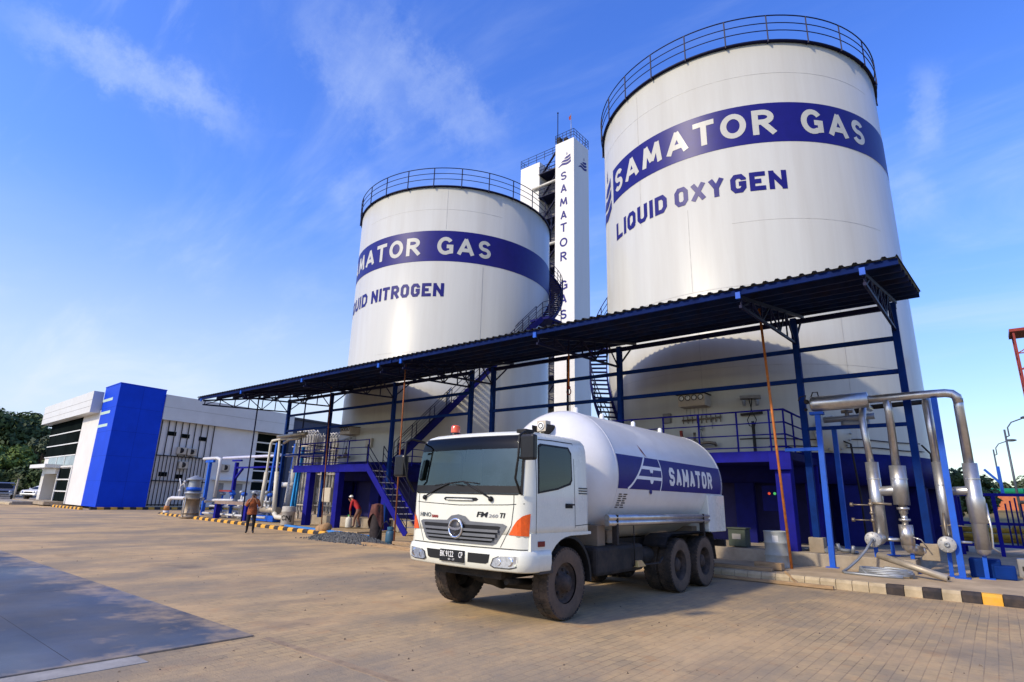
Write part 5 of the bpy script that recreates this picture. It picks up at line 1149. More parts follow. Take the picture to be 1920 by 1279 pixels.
bb(MB(), 4.3, 10.0, .05, 3, .2, 8.6).build('front_wall', M_bwall, OB)
bb(MB(), 10.0, 15.2, .12, 8, .2, 3.5).build('ground_wall', M_bwall, OB)
bb(MB(), 10.0, 22.6, .12, 17, 3.5, 9.8).build('core_wall', M_bwall, OB)
bb(MB(), .35, 10.9, 3.97, 14.3, .2, 8.2).build('side_wall', M_bwall, OB)
bb(MB(), 1.2, 11.2, 14.3, 18.3, .2, 8.2).build('rear_wall', M_bwall, OB)
bb(MB(), 4.95, 23.8, -.75, .12, 8.35, 10.3).build('front_fascia', pm('fascia_front', (.66,.66,.63), .4, .1, var=.06, dirt=(.48,.45,.4), dirt_amt=.3, dscale=.4), OB)
bb(MB(), -.15, 5.0, 3.98, 18.4, 7.95, 10.25).build('side_fascia', M_bgrey, OB)
bb(MB(), 4.9, 24.0, .9, 18.3, 9.8, 10.1).build('roof', M_bgrey, OB)
for z in (8.9,9.5): bb(MB(), 4.95, 23.8, -.762, -.75, z, z+.02).build('fascia_joint', M_grey, OB)
bb(MB(), -.163, -.15, 3.98, 18.4, 9.1, 9.12).build('fascia_joint', M_grey, OB)
for i, z in enumerate((6.2,7.1,8.0)):
    bb(MB(), 1.5, 4.32, -.012, 0, 9.25-i*1.15, 9.5-i*1.15).build('pale_stripe', pm('stripe_green', (.45,.60,.50), .4, var=.1), OB)
    bb(MB(), 4.3, 4.312, -.012, .9, 9.25-i*1.15, 9.5-i*1.15).build('pale_stripe', pm('stripe_green', (.45,.60,.50)), OB)
M_winbright = pm('window_pale', (.25,.32,.30), .08, var=.5, scale=.8, spec=.8)
rows = [(7.15,8.35),(5.95,7.05),(4.8,5.85)]
for z0, z1 in rows:
    w = bb(MB(), 10.05, 22.5, .06, .12, z0, z1).build('window', M_darkrefl, OB)
    bb(MB(), 10.05, 22.5, .0, .12, z0-.1, z0).build('window_frame', M_white, w)
w = bb(MB(), 10.05, 20.5, .06, .12, 3.75, 4.7).build('window', M_winbright, OB)
for a in (13.6,16.8): bb(MB(), a, a+.14, .02, .06, 3.75, 4.7).build('mullion', M_white, w)
bb(MB(), 10.05, 22.5, .0, .12, 3.6, 3.75).build('window_frame', M_white, OB)
for z0, z1 in ((2.5,3.5),(1.4,2.38),(.4,1.28)):
    w = bb(MB(), 10.05, 14.8, .06, .12, z0, z1).build('window', M_darkrefl, OB); bb(MB(), 10.05, 15.0, .0, .12, z0-.12, z0).build('window_frame', M_white, w)
for a in (9.95,14.8): bb(MB(), a, a+.25, -.03, .06, .2, 3.6).build('mullion', M_white, OB)
cp = bb(MB(), 14.6, 21.4, -1.3, .9, 3.55, 3.9).build('porch_roof', M_white, OB)
bb(MB(), 15.1, 20.8, -.2, .4, 3.0, 3.55).build('porch_beam', M_white, cp)
bb(MB(), 19.6, 20.8, -.2, 1.3, .2, 3.0).build('porch_column', M_white, cp)
bb(MB(), 10.2, 24.5, -1.6, 6, .1, .4).build('porch_step', M_conc, OB)
# steel bars over the side wall
bars = MB()
for k in range(9): b = 4.15+k*(5.1/8); bb(bars, .20, .28, b, b+.07, 4.75, 7.95)
gr = bars.build('window_bars', M_chassis, OB)
bars = MB()
for k in range(15): b = 4.15+k*(5.1/15); bb(bars, .20, .28, b, b+.06, .3, 4.7)
bars.build('window_bars', M_chassis, OB)
for z in (4.7,2.45,.35): bb(MB(), .16, .24, 4.1, 9.35, z, z+.09).build('bar_rail', M_chassis, OB)
for b, z in ((4.9,6.6),(6.2,6.5),(7.9,6.4),(4.7,2.9),(6.2,2.75)): bb(MB(), .30, .34, b, b+.75, z, z+.38).build('small_window', M_darkrefl, OB)
for k, z in enumerate((7.0,6.0,5.0,4.0,3.0,1.9)):
    w = bb(MB(), 1.1, 1.25, 14.5, 18.2, z, z+.85).build('window', M_darkrefl, OB); bb(MB(), 1.05, 1.2, 14.4, 18.25, z-.14, z).build('window_frame', M_white, w)
bb(MB(), -.2, .35, 9.9, 14.2, 2.75, 2.9).build('door_canopy', M_bwall, OB)
for b in (10.3,12.4): bb(MB(), .28, .36, b, b+.9, .25, 2.5).build('door', M_grey, OB)
def ac_unit(b, z, label):
    P = BC+E1*(-.0)+E2*b; t = thing('air_conditioner', label, 'air conditioner', (P.x, P.y, z), 'air conditioner units on the office wall')
    bb(MB(), -.05, .30, b, b+.85, z, z+.62).build('case', M_beige, t, bevel=.02)
    o = BC+E1*(-.055)+E2*(b+.35)+Vector((0,0,z+.31)); f = MB().lathe([(0,.01),(.25,.01),(.25,-.02)], o, -E1, 20).build('fan_grille', M_chassis, t)
    bb(MB(), .0, .33, b+.05, b+.8, z-.08, z).build('bracket', M_grey, t)
ac_unit(5.9,5.0,'upper left air conditioner behind the office wall bars'); ac_unit(6.9,4.95,'upper right air conditioner behind the office wall bars')
ac_unit(6.3,3.7,'lower air conditioner behind the office wall bars'); ac_unit(10.6,3.7,'air conditioner on the plain office wall above the door canopy')
WB = thing('warehouse', 'dark slate grey warehouse behind the office and the fin vaporizers', 'building', tuple(BC+E2*26))
bb(MB(), .5, 20, 18.45, 48, 0, 9.9).build('wall', M_slate, WB); bb(MB(), .3, 20.2, 18.4, 48.2, 9.9, 10.1).build('roof', pm('slate_roof', (.05,.055,.07), .6), WB)
bb(MB(), .4, .5, 18.5, 48, 6.0, 6.1).build('wall_joint', M_chassis, WB)
# ---------------------------------------------------------------- gas pipe bed on the left
t = thing('filter_vessel', 'stained steel filter column with a conical cap on a small base', 'vessel', (-40.0,16.6,.1))
MB().lathe([(0,.05),(.62,.05),(.62,.14),(.5,.16),(.47,.3),(.50,.31),(.50,.34),(.47,.36),(.45,1.15),(.55,1.16),(.55,1.26),(.44,1.28)], (-40.0,16.6,.0), n=28).build('lower_shell', pm('dusty_steel', (.30,.245,.18), .55, .5, var=.3, dirt=(.2,.14,.09), dirt_amt=.5), t)
MB().lathe([(.42,1.26),(.44,1.5),(.52,1.52),(.52,1.60),(.40,1.62),(.38,1.95),(.34,2.3),(.34,2.36)], (-40.0,16.6,.0), n=28).build('upper_shell', M_galv, t)
MB().lathe([(.36,2.36),(.56,2.38),(.54,2.42),(.06,2.66),(0,2.67)], (-40.0,16.6,.0), n=28).build('cap', M_galv, t)
MB().lathe([(.45,1.72),(.45,1.9),(.38,1.92)], (-40.0,16.6,.0), n=28).lathe([(.38,1.70),(.45,1.72)], (-40.0,16.6,.0), n=28).build('blue_collar', M_brightblue, t)
for k in range(4): a = k*math.pi/2+.5; MB().tube([(-40+.62*math.cos(a),16.6+.62*math.sin(a),.1),(-40+.60*math.cos(a),16.6+.60*math.sin(a),1.3)], .03, 6).build('tie_rod', M_galv, t)
t = thing('gas_pipe', 'white low pipe bending down into an orange rusted flange at its left end', 'pipework', (-43,17.4,.1))
MB().tube([(-45.9,17.4,.2),(-45.9,17.4,.8),(-45.7,17.4,1.08),(-45.3,17.4,1.18),(-40.4,17.4,1.2)], .12, 14).build('pipe', M_whpipe, t)
MB().cyl((-45.9,17.4,.30),(-45.9,17.4,.62),.18,14).build('rusty_flange', pm('rusty_orange', (.5,.19,.05), .7, var=.4), t); MB().cyl((-45.9,17.4,.1),(-45.9,17.4,.3),.2,14).build('foot', M_whpipe, t)
MB().tube([(-44.2,17.4,1.3),(-44.2,17.4,2.1),(-44.5,17.4,2.5)], .04, 6).tube([(-44.2,17.4,2.0),(-43.7,17.4,2.2),(-43.5,17.4,1.9)], .03, 6).sphere((-44.2,17.4,1.7),.1,8,6).sphere((-43.6,17.4,2.3),.09,8,6).build('vent_valves', M_whpipe, t)
t = thing('gas_pipe', 'white overhead gas pipe turning down beside a blue post in front of the office', 'pipework', (-40,18.5,.1))
MB().tube([(-44.0,18.6,3.95),(-41.9,18.6,3.95),(-41.4,18.6,3.85),(-41.35,18.6,3.5),(-41.4,18.6,1.3)], .105, 12).build('down_pipe', M_whpipe, t)
MB().tube([(-41.4,18.8,3.95),(-34,18.9,3.95),(-29,18.9,3.9)], .09, 12).build('overhead_pipe', pm('lilac_pipe', (.55,.55,.66), .45, var=.1), t)
MB().bar((-42.9,18.6,.1),(-42.9,18.6,3.8),.2).bar((-43.5,18.6,3.75),(-42.3,18.6,3.75),.16).build('blue_post', M_brightblue, t)
MB().bar((-38.9,18.6,.1),(-38.9,18.6,3.6),.2).bar((-38.9,18.6,3.25),(-33.0,18.6,3.25),.11).bar((-38.9,18.6,2.5),(-38.0,18.6,3.2),.12).bar((-39.5,18.6,3.72),(-38.3,18.6,3.72),.14,.1).build('bracket_post', M_indigo, t)
t = thing('valve_skid', 'low row of blue and white gas valves on a long stained steel bench', 'valve skid', (-37,17.6,.1))
MB().box(-38.4,-34.2,17.3,17.65,.95,1.14).build('bench_beam', pm('rusty_bench', (.30,.22,.18), .6, .3, var=.4), t)
for x in (-38.2,-34.4): MB().box(x-.14,x+.14,17.3,17.6,.08,.95).build('bench_leg', M_indigo, t)
MB().tube([(-40.4,17.6,1.05),(-39.2,17.6,1.15),(-36.5,17.6,1.2)], .09, 10).build('inlet_pipe', M_whpipe, t)
for k, x in enumerate((-39.4,-38.7,-38.0,-37.3,-36.5,-35.7,-35.0,-34.2,-33.3)):
    y = 18.2+.25*(k % 2); v = MB().lathe([(.10,.1),(.10,.8),(.2,.82),(.2,.9),(.1,.92),(.13,1.1),(.2,1.15),(.2,1.22),(.06,1.25),(.05,1.5)], (x,y,0), n=12).build('valve', [M_brightblue, M_whpipe, M_galv][k % 3 if k > 3 else k % 2], t)
    MB().lathe([(.0,1.7),(.16,1.66),(.2,1.55),(.14,1.48),(0,1.46)], (x,y,.12*(k % 2)), n=12).build('valve_head', M_brightblue if k in (1,2,4,8) else M_galv, v)
m = MB()
for y, z in ((17.9,.30),(18.5,.45),(18.9,.25),(18.3,.75)): m.tube([(-41.2,y,z),(-33.0,y,z)], .07, 8)
for x in (-40.5,-39,-37.5,-36,-34.5): m.tube([(x,17.9,.3),(x,19.2,.4)], .05, 8); 
m.build('pipe_grid', M_whpipe, t)
MB().bar((-39.5,18.0,1.75),(-37.9,18.0,1.75),.1).build('red_bar', M_red, t)
for x in (-39.0,-36.8,-35.2): MB().sphere((x,17.95,.35),.18,10,6).build('elbow_joint', M_galv, t)
t = thing('transfer_pipe', 'tall cream lagged pipes between bright blue posts left of the indigo platform', 'pipework', (-33,18,.1))
MB().tube([(-33.9,18,.95),(-33.75,18,2.9),(-33.70,18,4.55),(-33.55,18,4.75),(-33.2,18.1,4.8),(-30.9,18.6,4.95)], .07, 12).cyl((-33.9,18,.9),(-33.76,18,2.9),.12,14).build('riser', M_cream, t)
MB().tube([(-32.35,18,.45),(-32.6,18,2.9),(-32.72,18,4.7)], .07, 12).cyl((-32.32,18,.55),(-32.56,18,2.9),.125,14).tube([(-32.3,18,.6),(-32.1,18.05,.38),(-31.6,18.1,.36),(-31.0,18.1,.4)], .125, 12).build('riser', M_cream, t)
MB().cyl((-34.4,18.2,.72),(-32.2,18.2,.72),.2,16).build('sump_pipe', pm('dull_pipe', (.42,.36,.27)), t)
for x, y in ((-34.0,18.6),(-33.6,19.6)): MB().bar((x-.35,y,.1),(x,y,4.7),.17).build('blue_post', M_brightblue, t)
MB().cyl((-33.1,19.2,.6),(-32.8,19.2,3.1),.22,14).cyl((-32.9,19.2,3.1),(-32.8,19.2,4.7),.1,10).tube([(-34.0,19.0,2.2),(-32.5,19.2,2.2)], .15, 10).build('rear_riser', M_whpipe, t)
MB().cyl((-32.9,17.95,4.95),(-30.2,18.2,5.05),.10,16).tube([(-32.2,18,4.55),(-31.6,18,4.75),(-30.5,18,4.75)], .07, 8).build('header_drum', pm('dull_pipe', (.42,.36,.27)), t)
MB().box(-34.6,-32.2,17.9,18.5,.1,.42).build('skid', M_brightblue, t, bevel=.02)
for i, (x, y) in enumerate(((-31.7,19.0),(-30.7,18.2),(-29.6,20.8))):
    tag(MB().bar((x-.25,y,.05),(x,y,3.0 if i else 4.4),.13).build('blue_prop', pm('azure_paint', (.02,.26,.62), .4, var=.2)), ['tall azure post right of the cream pipes', 'azure post before the left indigo pillar', 'azure post behind the middle indigo pillar'][i], 'post')
def cbox(name, label, cat, x0, x1, y0, y1, z0, z1, mat, lab=None):
    t = thing(name, label, cat, ((x0+x1)/2, (y0+y1)/2, z0)); MB().box(x0,x1,y0,y1,z0,z1).build('case', mat, t, bevel=.015)
    MB().box(x0+.04,x1-.04,y0-.012,y0,z0+.05,z1-.05).build('door', mat, t); MB().box(x0+.08,x0+.12,y0-.03,y0-.012,(z0+z1)/2-.05,(z0+z1)/2+.05).build('latch', M_chassis, t); return t
cbox('switch_box', 'cream switch box fixed behind the left indigo pillar', 'switch box', -29.1, -27.7, 18.5, 18.8, 1.3, 2.05, M_beige)
t = thing('barrel', 'dirty white barrel with black letters at the kerb end of the pipe bed', 'barrel', (-29.4,17.2,.07))
MB().lathe([(0,0),(.32,0),(.34,.03),(.34,.66),(.36,.68),(.36,.73),(.34,.75),(.34,.92),(.32,.96),(0,.96)], (-29.4,17.2,.07), n=28).build('barrel_shell', pm('barrel_white', (.50,.48,.43), .6, var=.2, dirt=(.2,.15,.1), dirt_amt=.5), t)
vf = slice2d(text2d('CNJ', .03), .56, .34, .05); MB().flat(vf, lambda u, v: (-29.4+.345*math.sin(u/.345-.02), 17.2-.345*math.cos(u/.345-.02), .24+v)).build('barrel_lettering', M_black, t, fix=False)
# fin vaporizers
M_fin = pm('fin_aluminium', (.66,.65,.62), .45, .2, var=.15, dirt=(.4,.33,.25), dirt_amt=.35)
def vaporizer(x, y, nx, ny, z0, z1, label):
    t = thing('vaporizer', label, 'vaporizer', (x, y, .1), 'fin vaporizers behind the left platform')
    for i in range(nx):
        for j in range(ny):
            px, py = x+i*.34, y+j*.34; m = MB().cyl((px,py,z0),(px,py,z1),.03,6)
            for k in range(4): a = k*math.pi/4; d = Vector((math.cos(a), math.sin(a), 0))*.125; m.bar(Vector((px,py,z0+.1))-d, Vector((px,py,z0+.1))+d, .004, .01) if False else m.add([(px-d.x,py-d.y,z0+.15),(px+d.x,py+d.y,z0+.15),(px+d.x,py+d.y,z1-.15),(px-d.x,py-d.y,z1-.15)], [(0,1,2,3)])
            m.build('finned_tube', M_fin, t, fix=False)
    for zz in (z0+.5, (z0+z1)/2, z1-.9):
        m = MB(); X1 = x+(nx-1)*.34+.2; Y1 = y+(ny-1)*.34+.2
        for yy in (y-.2, Y1): m.bar((x-.2,yy,zz),(X1,yy,zz),.06)
        for xx in (x-.2, X1): m.bar((xx,y-.2,zz),(xx,Y1,zz),.06)
        m.build('frame', M_beige, t)
    m = MB()
    for i in range(nx-1):
        m.tube([(x+i*.34,y-.02,z1),(x+i*.34+.03,y-.05,z1+.13),(x+i*.34+.17,y-.07,z1+.18),(x+i*.34+.31,y-.05,z1+.13),(x+i*.34+.34,y-.02,z1)], .035, 6)
        m.tube([(x+i*.34,y+.3,z1),(x+i*.34+.17,y+.3,z1+.16),(x+i*.34+.34,y+.3,z1)], .035, 6)
    m.build('return_bends', M_whpipe, t)
    for xx in (x, x+(nx-1)*.34): MB().bar((xx,y,0),(xx,y,z0+.2),.12).bar((xx,y+(ny-1)*.34,0),(xx,y+(ny-1)*.34,z0+.2),.12).build('foot', M_beige, t)
vaporizer(-36.9, 21.6, 7, 3, .5, 5.7, 'left tall white fin vaporizer behind the indigo platform'); vaporizer(-33.9, 21.9, 7, 3, .5, 5.4, 'right tall white fin vaporizer nearer the nitrogen tank')
# loose things before the left platform
for p, q, lab in [((-25.9,15.6,.12),(-19.2,14.9,.12),'long sky blue pipe lying on the ground before the left platform'),((-27.8,16.2,.12),(-21.4,15.1,.14),'second sky blue pipe lying nearer the striped kerb')]:
    tag(MB().cyl(p, q, .085, 12).build('loose_pipe', M_skyblue), lab, 'pipe')
tag(MB().sphere((-23.3,15.35,.2),.33,10,7,(1.2,.8,.7)).sphere((-22.9,15.3,.32),.24,10,7,(1,1,.8)).build('dirt_heap', pm('dirt_heap', (.36,.22,.11), .95, var=.5, bump=1, bscale=12)), 'small brown dirt heap at the end of the striped kerb', 'heap')
m = MB(); random.seed(3)
gx0, gy0 = -19.6, 14.0
hh = lambda u, v: .32*max(0, 1-(u/2.3)**2-(v/.75)**2)
for i in range(2200):
    u = random.uniform(-2.4,2.4); v = random.uniform(-.85,.85); h = hh(u, v)
    if h <= 0 and random.random() > .12: continue
    r = random.uniform(.025,.06); c = Vector((gx0+u, gy0+v*1.0, h*.9+r*.3)); a = random.uniform(0,3)
    vs = [c+Vector((math.cos(a+k*2.1)*r, math.sin(a+k*2.1)*r, -r*.4)) for k in range(3)]+[c+Vector((random.uniform(-.3,.3)*r, random.uniform(-.3,.3)*r, r*.8))]
    m.add(vs, [(0,1,3),(1,2,3),(2,0,3),(2,1,0)])
m.grid(lambda u, v: (gx0+u, gy0+v, hh(u, v)-.02), [-2.4+4.8*i/24 for i in range(25)], [-.85+1.7*i/12 for i in range(13)])
o = tag(m.build('gravel', pm('gravel_stone', (.13,.13,.125), .9, var=.6, scale=25), fix=False), 'low pile of grey gravel at the end of the striped kerb', 'gravel'); o['kind'] = 'stuff'
t = thing('concrete_post', 'dark tarred stump post draped with a brown rag before the stairs', 'post', (-18.4,14.45,0))
MB().lathe([(.24,0),(.23,.5),(.21,1.2),(.19,1.32),(0,1.34)], (-18.4,14.45,0), n=18).build('post', pm('tarred_post', (.035,.026,.024), .8, var=.5, scale=8, bump=.4), t)
m = MB(); n_ = 24
prof = lambda a, f: .205+.03*math.sin(5*a)+.075*f*(1+.5*math.sin(3*a+1))
m.grid(lambda k, f: (-18.4+prof(k*.2618, f)*math.cos(k*.2618), 14.45+prof(k*.2618, f)*math.sin(k*.2618), 1.38-f*(.62+.3*math.sin(k*.2618*2+1))), range(25), [0,.15,.35,.6,.8,1.0]); m.sphere((-18.4,14.45,1.34),.20,12,6,(1,1,.4))
m.build('rag', pm('brown_rag', (.12,.045,.035), .9, var=.5, scale=6, bump=.6, bscale=15), t, fix=False)
t = thing('gas_bottle', 'small blue gas bottle standing beside the tarred post', 'gas bottle', (-17.6,14.5,0))
MB().lathe([(0,.03),(.14,.03),(.17,.06),(.175,.12),(.175,.36),(.15,.45),(.06,.50),(.05,.52)], (-17.6,14.5,0), n=24).build('bottle', pm('bottle_blue', (.02,.10,.17), .4, var=.2, dirt=(.15,.1,.06), dirt_amt=.4), t)
MB().lathe([(.13,.50),(.13,.60)], (-17.6,14.5,0), n=18, a0=30, a1=330).cyl((-17.6,14.5,.5),(-17.6,14.5,.6),.03,8).bar((-17.7,14.5,.6),(-17.5,14.5,.6),.03).lathe([(.16,0),(.16,.05)], (-17.6,14.5,0), n=18).build('valve_guard', pm('bottle_blue', (.02,.10,.17)), t, fix=False)
MB().tube([(-17.6,14.5,.58),(-17.75,14.4,.8),(-17.95,14.4,.7),(-18.1,14.35,.3),(-18.2,14.3,.05)], .015, 6).build('gas_hose', M_black, t)
# ---------------------------------------------------------------- people
M_skin = pm('skin', (.30,.15,.085), .55, var=.1); M_hair = pm('black_hair', (.012,.010,.009), .6, var=.2)
M_batik = pm('batik_shirt', (.36,.10,.03), .85, var=.5, scale=14, dirt=(.07,.03,.02), dirt_amt=.9, dscale=16)
M_trous = pm('black_trousers', (.012,.011,.014), .85, var=.3); M_redsh = pm('red_shirt', (.42,.025,.03), .85, var=.25); M_brown = pm('brown_trousers', (.20,.10,.07), .85, var=.3); M_shoe = pm('black_shoe', (.012,.01,.01), .4)
def skin_body(name, J, E, mats, pick, par):
    bm = bmesh.new(); ly = bm.verts.layers.skin.verify(); vs = {}
    for k, (p, r) in J.items():
        v = bm.verts.new(p); v[ly].radius = (r, r) if not isinstance(r, tuple) else r; vs[k] = v
    vs['pelvis'][ly].use_root = True
    for a, b in E: bm.edges.new((vs[a], vs[b]))
    me = bpy.data.meshes.new(name); bm.to_mesh(me); bm.free(); ob = bpy.data.objects.new(name, me); COL.objects.link(ob)
    s = ob.modifiers.new('skin', 'SKIN'); s.use_smooth_shade = True; d = ob.modifiers.new('sub', 'SUBSURF'); d.levels = 2; d.render_levels = 2
    dg = bpy.context.evaluated_depsgraph_get(); m2 = bpy.data.meshes.new_from_object(ob.evaluated_get(dg)); ob.modifiers.clear(); ob.data = m2; m2.name = name
    m2.materials.clear()
    for x in mats: m2.materials.append(x)
    for p in m2.polygons: p.material_index = pick(p.center); p.use_smooth = True
    attach(ob, par); return ob
def hand(J, E, key, c, d, up):
    """palm, four fingers of unequal length and a thumb from the side of the palm"""
    d = Vector(d).normalized(); up = Vector(up); sd = d.cross(up).normalized(); c = Vector(c)
    J[key+'p'] = (c+d*.05, (.034,.018)); E.append((key, key+'p'))
    for i, ln in enumerate((.070,.080,.074,.058)):
        b = c+d*.09+sd*(-.030+.02*i); J[f'{key}a{i}'] = (b, .009); J[f'{key}b{i}'] = (b+d*ln*.55-up*.01, .008); J[f'{key}c{i}'] = (b+d*ln*.9-up*.03, .007)
        E += [(key+'p', f'{key}a{i}'), (f'{key}a{i}', f'{key}b{i}'), (f'{key}b{i}', f'{key}c{i}')]
    J[key+'t'] = (c+d*.045-sd*.05, .010); J[key+'u'] = (c+d*.085-sd*.06-up*.01, .009); E += [(key+'p', key+'t'), (key+'t', key+'u')]
# the man in the batik shirt faces the camera and holds a small camera to his face
O = Vector((-25.15, 13.0, 0)); fw = Vector((.888,-.459,0)); rt = Vector((-.459,-.888,0))   # towards the viewer, his right hand side
P_ = lambda r, f, z: O+rt*r+fw*f+Vector((0,0,z))
pp = thing('person', 'person in an orange brown batik shirt and black trousers holding a camera up', 'person', tuple(O))
J = {'pelvis': (P_(0,0,.93), .15), 'belly': (P_(0,.01,1.10), .165), 'chest': (P_(0,0,1.28), .17), 'collar': (P_(0,-.01,1.40), .10), 'neck': (P_(0,.0,1.47), .052), 'head': (P_(0,.015,1.56), .082), 'top': (P_(0,.0,1.63), .070)}
E = [('pelvis','belly'),('belly','chest'),('chest','collar'),('collar','neck'),('neck','head'),('head','top')]
for s, k in ((1,'r'),(-1,'l')):
    J.update({k+'sh': (P_(s*.19,-.01,1.37), .075), k+'el': (P_(s*.27,.16,1.12), .058), k+'wr': (P_(s*.085,.24,1.42), .033),
              k+'hip': (P_(s*.10,0,.86), .11), k+'kn': (P_(s*.12,.02,.48), .075), k+'an': (P_(s*.12,-.01,.09), .045), k+'to': (P_(s*.15,.15,.045), .040)})
    E += [('collar',k+'sh'),(k+'sh',k+'el'),(k+'el',k+'wr'),('pelvis',k+'hip'),(k+'hip',k+'kn'),(k+'kn',k+'an'),(k+'an',k+'to')]
    hand(J, E, k+'wr', P_(s*.085,.24,1.42), rt*(-s*.35)+Vector((0,0,.9)), fw)
def pickA(c):
    q = Vector(c)-O; f = q.dot(fw); r = abs(q.dot(rt))
    if q.z < .10: return 3
    if q.z < .88: return 1
    if q.z > 1.435 or (f > .17 and q.z > 1.28): return 2
    return 0
skin_body('body', J, E, [M_batik, M_trous, M_skin, M_shoe], pickA, pp)
MB().sphere(P_(0,-.012,1.60), .092, 14, 10, (1,1,.85)).build('hair', M_hair, pp)
sk = MB().lathe([(.195,.78),(.205,.84),(.195,.95),(.17,1.1)], (O.x,O.y,0), n=20).build('shirt_hem', M_batik, pp, fix=False)
m = MB()
for s in (1,-1):
    m.sphere(P_(s*.03,.085,1.575), .012, 8, 6)
m.build('eyes', M_hair, pp); MB().sphere(P_(0,.10,1.548), .014, 8, 6, (1,1,1.5)).sphere(P_(.083,.0,1.56), .02, 8, 6).sphere(P_(-.083,.0,1.56), .02, 8, 6).build('nose_and_ears', M_skin, pp)
MB().add([P_(a,.088,b) for a, b in ((-.025,1.515),(.025,1.515),(.02,1.507),(-.02,1.507))], [(0,1,2,3)]).build('mouth', pm('lip', (.25,.08,.06), .5), pp)
cm = thing('camera_device', 'small dark camera held up by the person in the batik shirt', 'camera', tuple(P_(0,.22,1.5)))
m = MB(); m.bar(P_(-.065,.20,1.535), P_(.065,.20,1.535), .05, .075); m.build('camera_body', M_black, cm, bevel=.008); MB().cyl(P_(0,.22,1.53), P_(0,.28,1.53), .028, 14).build('lens', M_blackgloss, cm)
# the bending worker under the platform
O2 = Vector((-25.2, 18.55, .1)); fw2 = Vector((-.95,-.30,0)).normalized(); rt2 = Vector((fw2.y,-fw2.x,0))
Q_ = lambda r, f, z: O2+rt2*r+fw2*f+Vector((0,0,z))
p2 = thing('person', 'person in a red shirt and white cap bending over under the nitrogen platform', 'person', tuple(O2))
J = {'pelvis': (Q_(0,-.10,.92), .13), 'belly': (Q_(0,.04,1.04), .135), 'chest': (Q_(0,.20,1.19), .15), 'collar': (Q_(0,.32,1.30), .10), 'neck': (Q_(0,.39,1.37), .055), 'head': (Q_(0,.46,1.45), .085), 'top': (Q_(0,.48,1.53), .072)}
E = [('pelvis','belly'),('belly','chest'),('chest','collar'),('collar','neck'),('neck','head'),('head','top')]
for s, k in ((1,'r'),(-1,'l')):
    wrp = Q_(s*.12,.62,1.32) if s > 0 else Q_(s*.12,.34,.62); elp = Q_(s*.26,.50,1.12) if s > 0 else Q_(s*.24,.30,.90)
    J.update({k+'sh': (Q_(s*.18,.28,1.26), .065), k+'el': (elp, .05), k+'wr': (wrp, .035), k+'hip': (Q_(s*.10,-.10,.84), .10), k+'kn': (Q_(s*.13,.06,.47), .066), k+'an': (Q_(s*.14,-.10*s-.02,.09), .046), k+'to': (Q_(s*.16,.14-.10*s,.045), .04)})
    E += [('collar',k+'sh'),(k+'sh',k+'el'),(k+'el',k+'wr'),('pelvis',k+'hip'),(k+'hip',k+'kn'),(k+'kn',k+'an'),(k+'an',k+'to')]
    hand(J, E, k+'wr', wrp, (fw2*.6+Vector((0,0,.6))) if s > 0 else Vector((0,0,-1)), Vector((0,0,1)) if s > 0 else fw2)
def pickB(c):
    q = Vector(c)-O2; f = q.dot(fw2); r = abs(q.dot(rt2))
    if q.z < .10: return 3
    if f > .33 and (q.z > 1.345 or q.z > 1.22 and f > .52): return 2
    if q.z < .80 and r > .155 and f > .2: return 2
    if q.z < .84 or (q.z < .93 and f < .0): return 1
    return 0
skin_body('body', J, E, [M_redsh, M_brown, M_skin, M_shoe], pickB, p2)
MB().lathe([(.115,0),(.105,.05),(.07,.09),(0,.105)], Q_(0,.47,1.50), (0,0,1), 18).lathe([(0,.0),(.125,.0)], Q_(0,.47,1.50), (0,0,1), 18).build('cap', M_white, p2, fix=False)
m = MB()
for s in (1,-1): m.sphere(Q_(s*.03,.54,1.465), .012, 8, 6)
m.build('eyes', M_hair, p2); MB().sphere(Q_(0,.555,1.44), .014, 8, 6).sphere(Q_(.085,.46,1.45), .02, 8, 6).sphere(Q_(-.085,.46,1.45), .02, 8, 6).build('nose_and_ears', M_skin, p2)
t = thing('jug', 'white plastic container with a green cap by the bending person', 'jug', tuple(Q_(-.12,.40,0)))
MB().lathe([(0,0),(.15,.0),(.165,.03),(.165,.40),(.14,.47),(.07,.50),(.06,.53)], Q_(-.10,.42,.02), (0,0,1), 20).build('container', pm('jug_plastic', (.62,.60,.50), .45, var=.1), t)
MB().cyl(Q_(-.10,.42,.55), Q_(-.10,.42,.63), .065, 12).build('cap', pm('jug_cap', (.05,.35,.08), .4), t)
